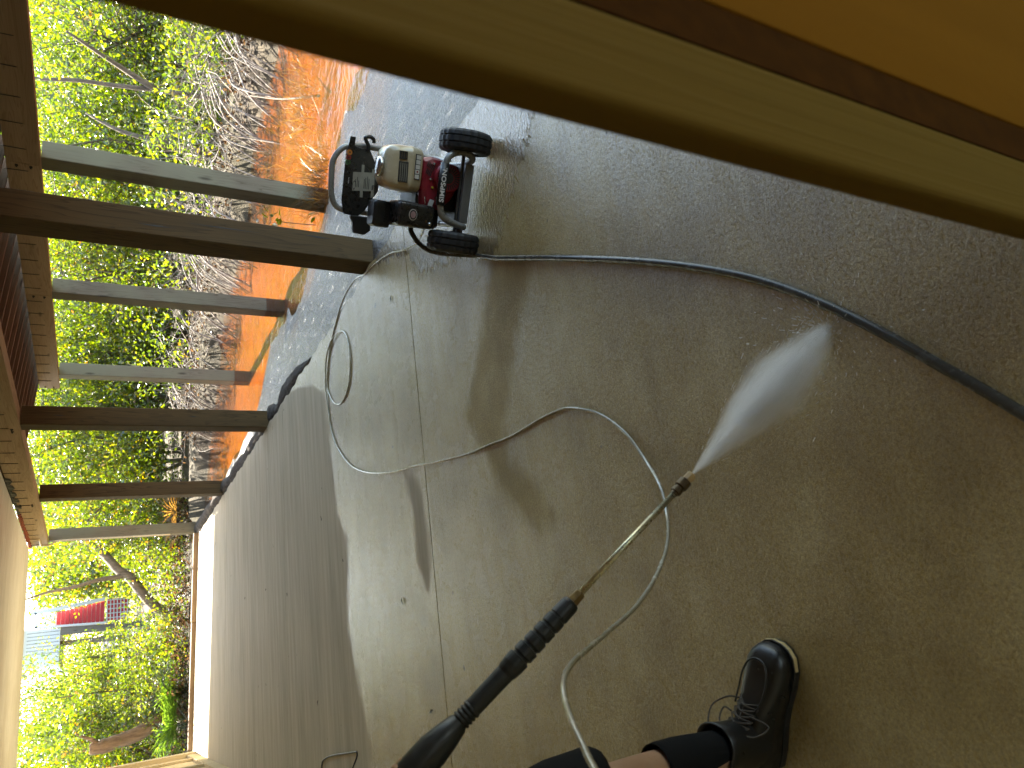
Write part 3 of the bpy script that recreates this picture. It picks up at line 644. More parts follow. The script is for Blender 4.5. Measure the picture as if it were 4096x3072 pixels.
# control panel
cp = MB().prism([(0.132, 0.592), (-0.12, 0.592), (-0.186, 0.575), (-0.188, 0.50), (-0.150, 0.465), (-0.046, 0.408), (0.042, 0.411), (0.147, 0.472), (0.150, 0.55)], 0.408, 0.416).build('control_panel', M['blackmetal'], pw, bevel=0.004)
MB().prism([(0.128, 0.590), (0.190, 0.582), (0.192, 0.555), (0.150, 0.556), (0.138, 0.53)], 0.395, 0.4075).build('hook', M['blackmetal'], cp)
MB().tube(spline([(0.140, 0.490, 0), (0.172, 0.488, 0), (0.202, 0.500, 0), (0.208, 0.478, 0), (0.196, 0.458, 0), (0.176, 0.462, 0)], 5), 0.012, 8)
hk = MB().tube([Vector((p.x, 0.40, p.y)) for p in spline([(0.135, 0.485, 0), (0.165, 0.487, 0), (0.196, 0.506, 0), (0.207, 0.486, 0), (0.199, 0.464, 0), (0.180, 0.460, 0)], 5)], 0.010, 8)
hk.build('hook', M['blackmetal'], cp, smooth=True)
ho = MB()
arc = [(-0.186, 0.55), (-0.222, 0.532), (-0.272, 0.524), (-0.277, 0.467), (-0.250, 0.437), (-0.20, 0.44), (-0.184, 0.462)]
ho.prism(arc, 0.375, 0.407); ho.build('gun_holster', M['black'], cp, smooth=False, bevel=0.006)
lb = MB().prism([(0.025, 0.548), (0.038, 0.452), (-0.053, 0.446), (-0.066, 0.544)], 0.4055, 0.4078).build('label', M['labelgrey'], cp)
MB().prism([(0.068, 0.508), (0.068, 0.494), (-0.092, 0.488), (-0.092, 0.502)], 0.4040, 0.4053).build('stripe', M['labelgrey'], lb)
MB().prism([(0.055, 0.452), (0.056, 0.438), (-0.082, 0.431), (-0.086, 0.446)], 0.4040, 0.4053).build('stripe', M['labelgrey'], lb)
for i, (z, x0, x1) in enumerate(((0.528, -0.045, -0.008), (0.520, -0.045, 0.004), (0.512, -0.045, -0.012), (0.484, -0.047, 0.0), (0.477, -0.047, 0.008), (0.468, -0.047, 0.015), (0.460, -0.047, 0.004))):
    MB().prism([(x0, z), (x1, z + 0.002), (x1, z + 0.005), (x0, z + 0.003)], 0.4047, 0.4054).build('print_line', M['ink'], lb)
ov = MB(); rs = []
for rr in (0.012, 0.015): rs.append([(-0.038 + rr * 1.5 * math.cos(a * 0.3142), 0.404, 0.537 + rr * 0.5 * math.sin(a * 0.3142)) for a in range(20)])
ov.rings(rs, cap=False).build('oval_logo', M['ink'], lb)
text('3600', 0.013, M['ink'], lb, (-0.035, 0.4038, 0.441), bold=0.0003)
text('PRESSURE', 0.007, M['white_print'], cp, (-0.02, 0.4072, 0.566))
for x, z, mt in ((0.113, 0.580, 'orange'), (0.088, 0.583, 'redtip'), (0.066, 0.584, 'greentip')):
    t_ = MB().lathe([(0.385, 0.006), (0.385, 0.013), (0.4075, 0.013)], 14, 'Y', (x, 0, z)).build('nozzle_tip', M[mt], cp)
    MB().lathe([(0.384, 0.0045), (0.3846, 0.0045)], 10, 'Y', (x, 0, z)).build('tip_hole', M['ink'], t_)
# fuel tank
def rbox(cx, cy, hx, hy, z, n=28, pw_=0.42): return ellipse((cx, cy), hx, hy, z, n, 0, pw_)
tk = MB().rings([rbox(0.060, 0.145, 0.098, 0.085, 0.318), rbox(0.060, 0.145, 0.104, 0.092, 0.328), rbox(0.060, 0.145, 0.106, 0.095, 0.362), rbox(0.060, 0.145, 0.109, 0.098, 0.368), rbox(0.060, 0.145, 0.109, 0.098, 0.376), rbox(0.060, 0.145, 0.106, 0.095, 0.382), rbox(0.060, 0.147, 0.103, 0.092, 0.44), rbox(0.060, 0.148, 0.094, 0.084, 0.475), rbox(0.060, 0.150, 0.075, 0.068, 0.492), rbox(0.060, 0.15, 0.04, 0.04, 0.497)]).build('fuel_tank', M['tank'], pw, smooth=True)
MB().lathe([(0.492, 0.030), (0.497, 0.046), (0.512, 0.047), (0.520, 0.042), (0.524, 0.02)], 24, 'Z', (0.050, 0.12, 0)).build('fuel_cap', M['chrome'], tk, smooth=True)
yb_ = 0.0495
dl = MB().prism([(-0.008, 0.388), (0.086, 0.393), (0.083, 0.438), (-0.010, 0.434)], yb_ - 0.001, yb_ + 0.006).build('warning_label', M['labeldark'], tk)
for i in range(4): MB().prism([(-0.003, 0.395 + i * 0.010), (0.078, 0.399 + i * 0.010), (0.078, 0.402 + i * 0.010), (-0.003, 0.398 + i * 0.010)], yb_ - 0.0018, yb_ - 0.0012).build('print_line', M['labelgrey'], dl)
sl2 = MB().prism([(0.096, 0.400), (0.132, 0.402), (0.130, 0.440), (0.094, 0.438)], yb_ - 0.001, yb_ + 0.010).build('warning_label', M['labeldark'], tk)
for i in range(3): MB().prism([(0.100, 0.406 + i * 0.011), (0.126, 0.407 + i * 0.011), (0.126, 0.409 + i * 0.011), (0.100, 0.408 + i * 0.011)], yb_ - 0.0018, yb_ - 0.0012).build('print_line', M['brass'], sl2)
ps = MB().prism([(0.014, 0.331), (0.130, 0.335), (0.130, 0.361), (0.014, 0.358)], yb_ - 0.002, yb_ + 0.008).build('pictogram_label', M['labeldark'], tk)
for i in range(5):
    x = 0.018 + i * 0.0222; MB().prism([(x, 0.335), (x + 0.019, 0.3355), (x + 0.019, 0.357), (x, 0.356)], yb_ - 0.0028, yb_ - 0.0021).build('pictogram', M['labelwhite'], ps)
MB().lathe([(yb_ - 0.0034, 0.0045), (yb_ - 0.0029, 0.0045)], 12, 'Y', (0.050, 0, 0.346)).build('pictogram_dot', M['redtip'], ps)
# recoil cover
RC = [(0.118, 0.312), (0.136, 0.275), (0.134, 0.228), (0.122, 0.178), (0.094, 0.135), (0.05, 0.118), (0.0, 0.120), (-0.058, 0.150), (-0.100, 0.195), (-0.124, 0.250), (-0.112, 0.300), (-0.02, 0.316), (0.06, 0.318)]
rc = MB(); rc.rings([[(x, 0.24, z) for x, z in RC], [(x, 0.09, z) for x, z in RC], [(0.02 + (x - 0.02) * 0.90, 0.068, 0.215 + (z - 0.215) * 0.90) for x, z in RC], [(0.03 + (x - 0.03) * 0.74, 0.060, 0.205 + (z - 0.205) * 0.74) for x, z in RC]])
rc = rc.build('recoil_cover', M['red'], pw, bevel=0.005)
FC = (0.047, 0.192)
MB().lathe([(0.030, 0.050), (0.028, 0.058), (0.034, 0.068), (0.062, 0.071)], 36, 'Y', (FC[0], 0.0, FC[1])).build('fan_ring', M['red'], rc, smooth=True)
MB().lathe([(0.0255, 0.020), (0.027, 0.026), (0.033, 0.027)], 20, 'Y', (FC[0], 0.0, FC[1])).build('fan_hub', M['labeldark'], rc, smooth=True)
slot = MB().box(-0.0028, 0.0028, 0.0, 0.002, 0.032, 0.056).mesh('vent_slot'); slot.materials.append(M['ink'])
for k in range(26):
    o = inst('vent_slot', slot, rc, (FC[0], 0.0272, FC[1]), (0, 2 * math.pi * k / 26, 0))
lou = MB().box(-0.013, 0.013, 0.0, 0.002, -0.0022, 0.0022).mesh('louvre'); lou.materials.append(M['ink'])
for k in range(5): inst('louvre', lou, rc, (0.098 - 0.004 * k, 0.0578, 0.292 - 0.0075 * k), (0, 0.35, 0))
for k in range(4): inst('louvre', lou, rc, (0.064 - 0.003 * k, 0.0578, 0.295 - 0.0075 * k), (0, 0.25, 0))
for x, z in ((0.102, 0.262), (-0.052, 0.232), (0.030, 0.272)): MB().lathe([(0.052, 0.003), (0.053, 0.0065), (0.0605, 0.0065)], 8, 'Y', (x, 0, z)).build('screw', M['chrome'], rc)
MB().lathe([(0.051, 0.003), (0.052, 0.005), (0.0605, 0.005)], 10, 'Y', (-0.008, 0, 0.258)).build('yellow_stud', plain('yellow stud', (0.5, 0.38, 0.02), 0.5), rc)
MB().prism([(-0.098, 0.248), (-0.066, 0.240), (-0.062, 0.262), (-0.096, 0.272)], 0.0570, 0.0588).build('sticker', M['labelwhite'], rc)
MB().tube([(-0.055, 0.05, 0.293), (-0.078, 0.05, 0.289), (-0.100, 0.05, 0.286)], 0.0026, 6).build('throttle_lever', M['chrome'], rc)
# engine, air cleaner, muffler, pump
en = MB().box(-0.105, 0.12, 0.10, 0.34, 0.113, 0.316).build('engine_block', M['engine'], pw, bevel=0.012)
for k in range(6): MB().box(-0.112, 0.126, 0.245, 0.335, 0.135 + k * 0.026, 0.145 + k * 0.026).build('cooling_fin', M['engine'], en)
ac = MB().rings([rbox(-0.163, 0.20, 0.060, 0.052, 0.418, 24, 0.35), rbox(-0.163, 0.20, 0.064, 0.056, 0.424, 24, 0.35), rbox(-0.163, 0.20, 0.064, 0.056, 0.490, 24, 0.35), rbox(-0.163, 0.20, 0.056, 0.048, 0.503, 24, 0.35)]).build('air_cleaner', M['black'], pw, smooth=False, bevel=0.003)
for k in range(9): MB().box(-0.222 + k * 0.0135, -0.214 + k * 0.0135, 0.140, 0.1435, 0.428, 0.452).build('rib', M['black'], ac)
mf = MB().rings([rbox(-0.150, 0.10, 0.050, 0.085, 0.245, 28, 0.32), rbox(-0.150, 0.10, 0.056, 0.094, 0.256, 28, 0.32), rbox(-0.150, 0.10, 0.060, 0.100, 0.40, 28, 0.32), rbox(-0.150, 0.10, 0.058, 0.098, 0.418, 28, 0.32), rbox(-0.150, 0.105, 0.048, 0.085, 0.426, 28, 0.32)]).build('muffler_guard', M['blackmetal'], pw, smooth=False, bevel=0.004)
for nm, rr, dy, mt in (('badge_rim', 1.0, 0.0, 'labelwhite'), ('badge_field', 0.88, 0.0008, 'ink'), ('badge_emblem', 0.62, 0.0016, 'badge')):
    MB().rings([[(-0.150 + 0.026 * rr * math.cos(a * 0.2618), -0.0022 - dy + q, 0.360 + 0.020 * rr * math.sin(a * 0.2618)) for a in range(24)] for q in (0.004, 0.0)]).build(nm, M[mt], mf)
MB().lathe([(-0.006, 0.005), (-0.004, 0.008), (0.004, 0.008)], 10, 'Y', (-0.182, 0, 0.272)).build('bolt', M['chrome'], mf)
text('40', 0.012, M['brass'], mf, (-0.172, -0.0012, 0.292))
pu = MB().lathe([(-0.06, 0.03), (-0.05, 0.045), (0.05, 0.045), (0.07, 0.03)], 16, 'X', (-0.135, 0.20, 0.20)).build('pump', M['engine'], pw, smooth=True)
MB().tube([(-0.17, 0.16, 0.215), (-0.185, 0.10, 0.22), (-0.19, 0.08, 0.225)], 0.012, 8).build('outlet', M['brass'], pu)

# =================================================================== HOSES
HZ = 0.0062
thin = [(1.985, 2.86, 0.235), (2.08, 3.05, 0.16), (2.22, 3.36, 0.06), (2.36, 3.66, 0.012)] + [(x, y, HZ) for x, y in [(2.477, 3.905), (2.56, 4.18), (2.595, 4.40), (2.66, 4.60), (2.66, 4.885), (2.575, 5.117), (2.477, 5.284), (2.352, 5.402)]]
thin2 = [(x, y, HZ) for x, y in [(2.168, 5.489), (2.0, 5.503), (1.82, 5.469), (1.672, 5.394), (1.53, 5.254), (1.388, 5.06), (1.283, 4.844), (1.18, 4.54), (1.093, 4.174), (1.022, 3.773), (0.966, 3.497), (0.903, 3.135), (0.882, 2.919), (0.857, 2.701), (0.852, 2.459), (0.84, 2.303), (0.813, 2.2), (0.74, 2.053), (0.634, 1.933), (0.518, 1.858)]]
rise = [(0.396, 1.745, 0.061), (0.293, 1.694, 0.103), (0.218, 1.632, 0.172), (0.158, 1.575, 0.251), (0.092, 1.506, 0.364), (0.036, 1.423, 0.498), (-0.004, 1.341, 0.638), (-0.032, 1.271, 0.749), (-0.050, 1.230, 0.815), (-0.074, 1.189, 0.865), (-0.107, 1.146, 0.895), (-0.140, 1.088, 0.921), (-0.174, 1.035, 0.940), (-0.208, 0.985, 0.964), (-0.28, 0.98, 1.02), (-0.36, 1.12, 1.08), (-0.40, 1.35, 1.12), (-0.385, 1.55, 1.155)]
coil = [(2.168, 5.489, HZ), (2.05, 5.43, HZ), (1.95, 5.32, HZ), (1.895, 5.17, HZ), (1.905, 5.03, HZ), (1.97, 4.92, HZ), (2.10, 4.86, HZ), (2.227, 4.86, HZ), (2.368, 4.924, HZ), (2.441, 5.042, 0.012), (2.462, 5.251, 0.016), (2.40, 5.40, 0.018), (2.30, 5.47, 0.016), (2.16, 5.515, 0.012)]
M['hose'] = plain('grey clear hose', (0.34, 0.32, 0.24), 0.22, 0.0, 0.18, 30, 0.03, dirt=(0.22, 0.19, 0.11), spec=0.8, coat=0.6)
M['blackhose'] = plain('black rubber hose', (0.06, 0.06, 0.055), 0.25, 0.0, 0.3, 20, 0.1, dirt=(0.07, 0.066, 0.055), spec=0.3)
pts = spline(thin[:-1] + [(2.352, 5.402, HZ)] + coil + thin2[1:] + rise, 7)
tag(MB().tube(pts, 0.0058, 8).build('high_pressure_hose', M['hose'], smooth=True), 'thin grey hose looping across the floor from washer to spray gun', 'hose')
bh = [(2.03, 2.86, 0.29), (1.985, 2.88, 0.298), (1.950, 2.88, 0.288), (1.915, 2.882, 0.266), (1.882, 2.879, 0.225), (1.858, 2.86, 0.165), (1.838, 2.82, 0.08), (1.80, 2.75, 0.018)] + [(x, y, 0.0130) for x, y in [(1.688, 2.573), (1.468, 2.185), (1.288, 1.876), (1.165, 1.673), (1.067, 1.52), (0.969, 1.377), (0.877, 1.254), (0.785, 1.147), (0.694, 1.055), (0.606, 0.974), (0.522, 0.903), (0.442, 0.839), (0.37, 0.781), (0.282, 0.713), (0.1, 0.58), (-0.3, 0.25), (-0.8, -0.4), (-0.93, -1.2)]]
tag(MB().tube(spline(bh, 7), 0.0128, 10).build('garden_hose', M['blackhose'], smooth=True), 'thick black supply hose crossing the wet floor to the right foreground', 'hose')

# =================================================================== SPRAY LANCE AND SPRAY
N0 = Vector((0.304, 1.247, 0.40)); I0 = Vector((0.627, 1.070, 0.0)); U = (I0 - N0).normalized()
ln = empty('spray_lance', N0, 0, 'black handled pressure washer lance with steel pipe', 'spray gun')
ln.rotation_mode = 'QUATERNION'; ln.rotation_quaternion = (-U).to_track_quat('Z', 'X')
nzl = MB().lathe([(-0.004, 0.004), (-0.003, 0.0095), (0.0, 0.0115), (0.018, 0.0115), (0.019, 0.009), (0.03, 0.009)], 8, 'Z').build('nozzle', M['nozzle'], ln)
MB().lathe([(0.019, 0.0135), (0.0205, 0.0152), (0.040, 0.0152), (0.0415, 0.0135), (0.042, 0.0105), (0.045, 0.0105), (0.046, 0.0125), (0.058, 0.0125), (0.059, 0.009), (0.066, 0.008)], 20, 'Z').build('coupler', M['coupler'], ln)
MB().lathe([(0.060, 0.0073), (0.405, 0.0073)], 14, 'Z').build('pipe', M['lance'], ln, smooth=True)
MB().lathe([(0.375, 0.0075), (0.378, 0.0125), (0.395, 0.0135), (0.405, 0.0145), (0.415, 0.0145)], 6, 'Z').build('collar', M['brass'], ln)
pf = [(0.402, 0.010), (0.405, 0.018), (0.412, 0.0205), (0.440, 0.0215)]
z = 0.446
for k in range(5):
    pf += [(z, 0.0215), (z + 0.002, 0.0195), (z + 0.005, 0.0195), (z + 0.007, 0.0222 + 0.0006 * k), (z + 0.026, 0.0222 + 0.0006 * k)]; z += 0.028
pf += [(0.592, 0.0235), (0.600, 0.0225), (0.608, 0.0205), (0.70, 0.0195)]
MB().lathe(pf, 22, 'Z').build('grip', M['grip'], ln, smooth=False)
pf2 = [(0.698, 0.0196)]
z = 0.702
for k in range(4): pf2 += [(z, 0.0205), (z + 0.004, 0.0215), (z + 0.005, 0.0185), (z + 0.008, 0.0185)]; z += 0.009
pf2 += [(0.742, 0.022), (0.775, 0.029), (0.81, 0.034), (0.86, 0.034), (0.92, 0.028), (0.98, 0.024), (1.02, 0.022)]
MB().lathe(pf2, 20, 'Z').build('gun_body', M['grip'], ln, smooth=True)
MB().tube(spline([(0, 0, 0.93), (-0.01, -0.02, 1.02), (-0.02, -0.06, 1.10), (-0.02, -0.11, 1.14)], 5), [0.022] * 16, 12).build('pistol_grip', M['grip'], ln, smooth=True)
MB().tube(spline([(-0.004, -0.028, 0.90), (-0.008, -0.055, 0.95), (-0.014, -0.085, 1.00)], 4), 0.006, 8).build('trigger', M['black'], ln, smooth=True)

sp = MB(); rs = []
for z in (0.0, 0.02, 0.1, 0.2, 0.3, 0.36, 0.45, 0.53, 0.59): 
    w = 0.006 + 0.31 * min(z, 0.37); rs.append([(w * 0.8 * math.cos(2 * math.pi * k / 20), w * math.sin(2 * math.pi * k / 20), z) for k in range(20)])
spray = sp.rings(rs).build('water_spray', m_spray()); spray.location = N0 + U * 0.006
side = U.cross(EYE - N0).normalized(); ax_z = U; ax_y = side; ax_x = ax_y.cross(ax_z)
spray.rotation_mode = 'QUATERNION'; spray.rotation_quaternion = Matrix((ax_x, ax_y, ax_z)).transposed().to_quaternion()
dr = MB(); r_ = random.Random(44)
for k in range(900):                                        # streaks of larger drops inside the fan
    z = r_.uniform(0.05, 0.53); w = (0.004 + 0.26 * min(z, 0.36)) * (1.0 if z < 0.3 else 1.0 - 1.6 * (z - 0.3))
    a = r_.uniform(0, 6.283); q_ = min(1.25, abs(r_.gauss(0, 0.55))) * w; d_ = Vector((0.75 * q_ * math.cos(a), q_ * math.sin(a), z)); l_ = r_.uniform(0.006, 0.022)
    dr.tube([d_, d_ + d_.normalized() * l_], r_.uniform(0.0003, 0.0008), 3, False)
base_q = spray.rotation_quaternion.inverted()
for k in range(260):                                        # drops thrown up where the jet meets the slab
    a = r_.uniform(0, 6.283); q_ = abs(r_.gauss(0, 0.10)); wp = Vector((I0.x + q_ * math.cos(a), I0.y + q_ * math.sin(a), 0.004 + abs(r_.gauss(0, 0.02))))
    d_ = base_q @ (wp - spray.location); u_ = base_q @ Vector((math.cos(a), math.sin(a), 0.7)).normalized()
    dr.tube([d_, d_ + u_ * r_.uniform(0.003, 0.014)], r_.uniform(0.0004, 0.0010), 3, False)
M['drop'] = plain('water drop', (0.85, 0.85, 0.83), 0.15, var=0.02, spec=1.0)
tag(dr.build('droplet', M['drop'], spray), kind='stuff')
tag(spray, 'white fan of water spray jetting from the lance tip', 'water spray')

# =================================================================== PERSON
per = empty('person', (-0.5, 1.45, 0), 0, 'person in black shorts, tall black socks and black boots holding the lance', 'person')
PO = Vector((-0.5, 1.45, 0))
def skin_obj(name, verts, edges, mat, parent, lev=2, root=0):
    me = bpy.data.meshes.new(name); me.from_pydata([Vector(v[:3]) - PO for v in verts], edges, []); o = bpy.data.objects.new(name, me); COL.objects.link(o); o.parent = parent
    me.materials.append(mat)
    o.modifiers.new('skin', 'SKIN')
    sv_ = me.skin_vertices[0].data
    for i, v in enumerate(verts):
        r = v[3]; sv_[i].radius = (r, r) if not isinstance(r, tuple) else r
        sv_[i].use_root = (i == root)
    o.modifiers['skin'].use_smooth_shade = True
    s = o.modifiers.new('sub', 'SUBSURF'); s.levels = lev; s.render_levels = lev
    return o
def LW(t): return N0 - U * t
hL, hR = LW(0.90), LW(1.05) + Vector((-0.01, -0.03, -0.05))
V = [(-0.55, 1.47, 0.96, 0.135), (-0.56, 1.47, 1.12, 0.125), (-0.56, 1.47, 1.30, 0.150), (-0.55, 1.47, 1.45, 0.085), (-0.535, 1.465, 1.53, 0.055), (-0.51, 1.455, 1.62, 0.085), (-0.495, 1.45, 1.71, 0.088), (-0.50, 1.45, 1.775, 0.06),
     (-0.47, 1.56, 0.90, 0.095), (-0.375, 1.575, 0.72, 0.080), (-0.345, 1.572, 0.50, 0.060), (-0.345, 1.575, 0.36, 0.060), (-0.340, 1.580, 0.12, 0.042), (-0.22, 1.52, 0.05, 0.035),
     (-0.60, 1.38, 0.90, 0.095), (-0.68, 1.29, 0.70, 0.080), (-0.72, 1.25, 0.50, 0.060), (-0.79, 1.20, 0.34, 0.058), (-0.82, 1.17, 0.12, 0.042), (-0.72, 1.10, 0.05, 0.035),
     (-0.50, 1.64, 1.42, 0.065), (-0.42, 1.72, 1.20, 0.047), (hL.x - 0.06, hL.y + 0.06, hL.z + 0.01, 0.032), (hL.x - 0.02, hL.y + 0.035, hL.z, 0.032),
     (-0.62, 1.30, 1.42, 0.065), (-0.66, 1.30, 1.16, 0.047), (hR.x - 0.08, hR.y - 0.03, hR.z, 0.032), (hR.x - 0.03, hR.y - 0.03, hR.z + 0.01, 0.032)]
Ed = [(0, 1), (1, 2), (2, 3), (3, 4), (4, 5), (5, 6), (6, 7), (0, 8), (8, 9), (9, 10), (10, 11), (11, 12), (12, 13), (0, 14), (14, 15), (15, 16), (16, 17), (17, 18), (18, 19), (2, 20), (20, 21), (21, 22), (22, 23), (2, 24), (24, 25), (25, 26), (26, 27)]
skin_obj('body', V, Ed, M['skin'], per)
def fingers(c, out, along, nm):
    c = Vector(c); out = Vector(out).normalized(); along = Vector(along).normalized(); nrm = out.cross(along).normalized()
    for k, ln_ in enumerate((0.070, 0.078, 0.074, 0.058)):
        b0 = c + along * (0.028 - 0.019 * k)
        p1 = b0 + out * 0.025 + nrm * 0.022; p2 = p1 + out * ln_ * 0.35 - nrm * 0.010; p3 = p2 - nrm * ln_ * 0.36 + out * 0.004; p4 = p3 - out * ln_ * 0.24
        MB().tube([q_ - PO for q_ in spline([b0, p1, p2, p3, p4], 4)], 0.0088, 8).build('finger', M['skin'], per, smooth=True)
    t0 = c + along * 0.035; MB().tube([q_ - PO for q_ in spline([t0 - out * 0.01, t0 + out * 0.02 + along * 0.012 - nrm * 0.012, t0 + out * 0.05 - nrm * 0.022], 4)], 0.0105, 8).build('thumb', M['skin'], per, smooth=True)
fingers((hL.x - 0.015, hL.y + 0.03, hL.z), (0.6, -0.7, 0.1), -U * -1, 'l'); fingers((hR.x - 0.025, hR.y - 0.03, hR.z + 0.01), (0.8, 0.5, 0.1), -U * -1, 'r')
skin_obj('shirt', [(-0.55, 1.47, 0.93, 0.150), (-0.56, 1.47, 1.12, 0.142), (-0.56, 1.47, 1.30, 0.166), (-0.55, 1.47, 1.44, 0.10), (-0.50, 1.64, 1.42, 0.08), (-0.445, 1.70, 1.27, 0.068), (-0.62, 1.30, 1.42, 0.08), (-0.65, 1.30, 1.25, 0.068)], [(0, 1), (1, 2), (2, 3), (2, 4), (4, 5), (2, 6), (6, 7)], M['shirt'], per)
# head details
hd = Vector((-0.495, 1.45, 1.68)); fwd = Vector((0.80, -0.55, -0.15)).normalized(); sde = fwd.cross(Vector((0, 0, 1))).normalized()
for s in (-1, 1):
    e = hd + fwd * 0.086 + sde * 0.032 * s + Vector((0, 0, 0.02)) - PO
    MB().rings([ellipse(e, 0.013 * math.sin(a), 0.013 * math.sin(a), e.z + 0.013 * math.cos(a), 10) for a in (2.8, 2.0, 1.2, 0.4)]).build('eye', M['white'], per, smooth=True)
    e = hd + sde * 0.088 * s + Vector((0, 0, 0.0)) - PO
    MB().rings([ellipse(e, 0.02 * math.sin(a), 0.012 * math.sin(a), e.z + 0.032 * math.cos(a), 10) for a in (2.9, 2.1, 1.3, 0.3)]).build('ear', M['skin'], per, smooth=True)
nb = hd + fwd * 0.088 - PO; MB().tube([nb + Vector((0, 0, 0.025)), nb + fwd * 0.018 - Vector((0, 0, 0.012)), nb + fwd * 0.006 - Vector((0, 0, 0.02))], [0.009, 0.014, 0.010], 8).build('nose', M['skin'], per, smooth=True)
mo = hd + fwd * 0.085 - Vector((0, 0, 0.052)) - PO; MB().tube([mo - sde * 0.024, mo + fwd * 0.006, mo + sde * 0.024], 0.006, 6).build('mouth', M['badge'], per, smooth=True)
hc = Vector((-0.508, 1.458, 1.735)) - PO
MB().rings([ellipse(hc, 0.108 * math.sin(a), 0.108 * math.sin(a), hc.z + 0.085 * math.cos(a), 18) for a in (1.75, 1.4, 1.0, 0.6, 0.2)]).build('hair', M['hair'], per, smooth=True)
# shorts: one leg round each thigh plus the seat
def leg_sleeve(name, cs, mat, n=26, wob=0.0, thick=True):
    rs = []
    for i, (c, r) in enumerate(cs):
        ring = []
        for k in range(n):
            a = 2 * math.pi * k / n; w = r * (1 + wob * (math.sin(3 * a + i * 0.8) * 0.6 + math.sin(5 * a - i)) * (1.0 if i < 3 else 0.5))
            ring.append(Vector((c[0] + w * math.cos(a), c[1] + w * math.sin(a), c[2])) - PO)
        rs.append(ring)
    return MB().rings(rs, cap=False).build(name, mat, per, smooth=True)
leg_sleeve('shorts', [((-0.335, 1.575, 0.64), 0.072), ((-0.335, 1.575, 0.592), 0.076), ((-0.335, 1.575, 0.583), 0.084), ((-0.336, 1.575, 0.60), 0.092), ((-0.338, 1.575, 0.63), 0.090), ((-0.35, 1.575, 0.70), 0.097), ((-0.38, 1.572, 0.80), 0.106), ((-0.44, 1.56, 0.90), 0.115), ((-0.52, 1.50, 0.97), 0.14), ((-0.545, 1.47, 1.04), 0.148)], M['cloth'], wob=0.035)
leg_sleeve('shorts', [((-0.70, 1.27, 0.62), 0.074), ((-0.70, 1.27, 0.585), 0.088), ((-0.70, 1.27, 0.64), 0.092), ((-0.68, 1.29, 0.72), 0.100), ((-0.63, 1.34, 0.86), 0.115), ((-0.57, 1.44, 0.97), 0.14), ((-0.55, 1.47, 1.035), 0.147)], M['cloth'], wob=0.03)
st_ = [ellipse((-0.55 - PO.x, 1.47 - PO.y), a, b, z, 24, 0.9) for z, a, b in ((0.80, 0.03, 0.05), (0.82, 0.10, 0.15), (0.88, 0.145, 0.195), (0.95, 0.15, 0.19), (1.04, 0.155, 0.165))]
MB().rings(st_, cap=False).build('shorts', M['cloth'], per, smooth=True)
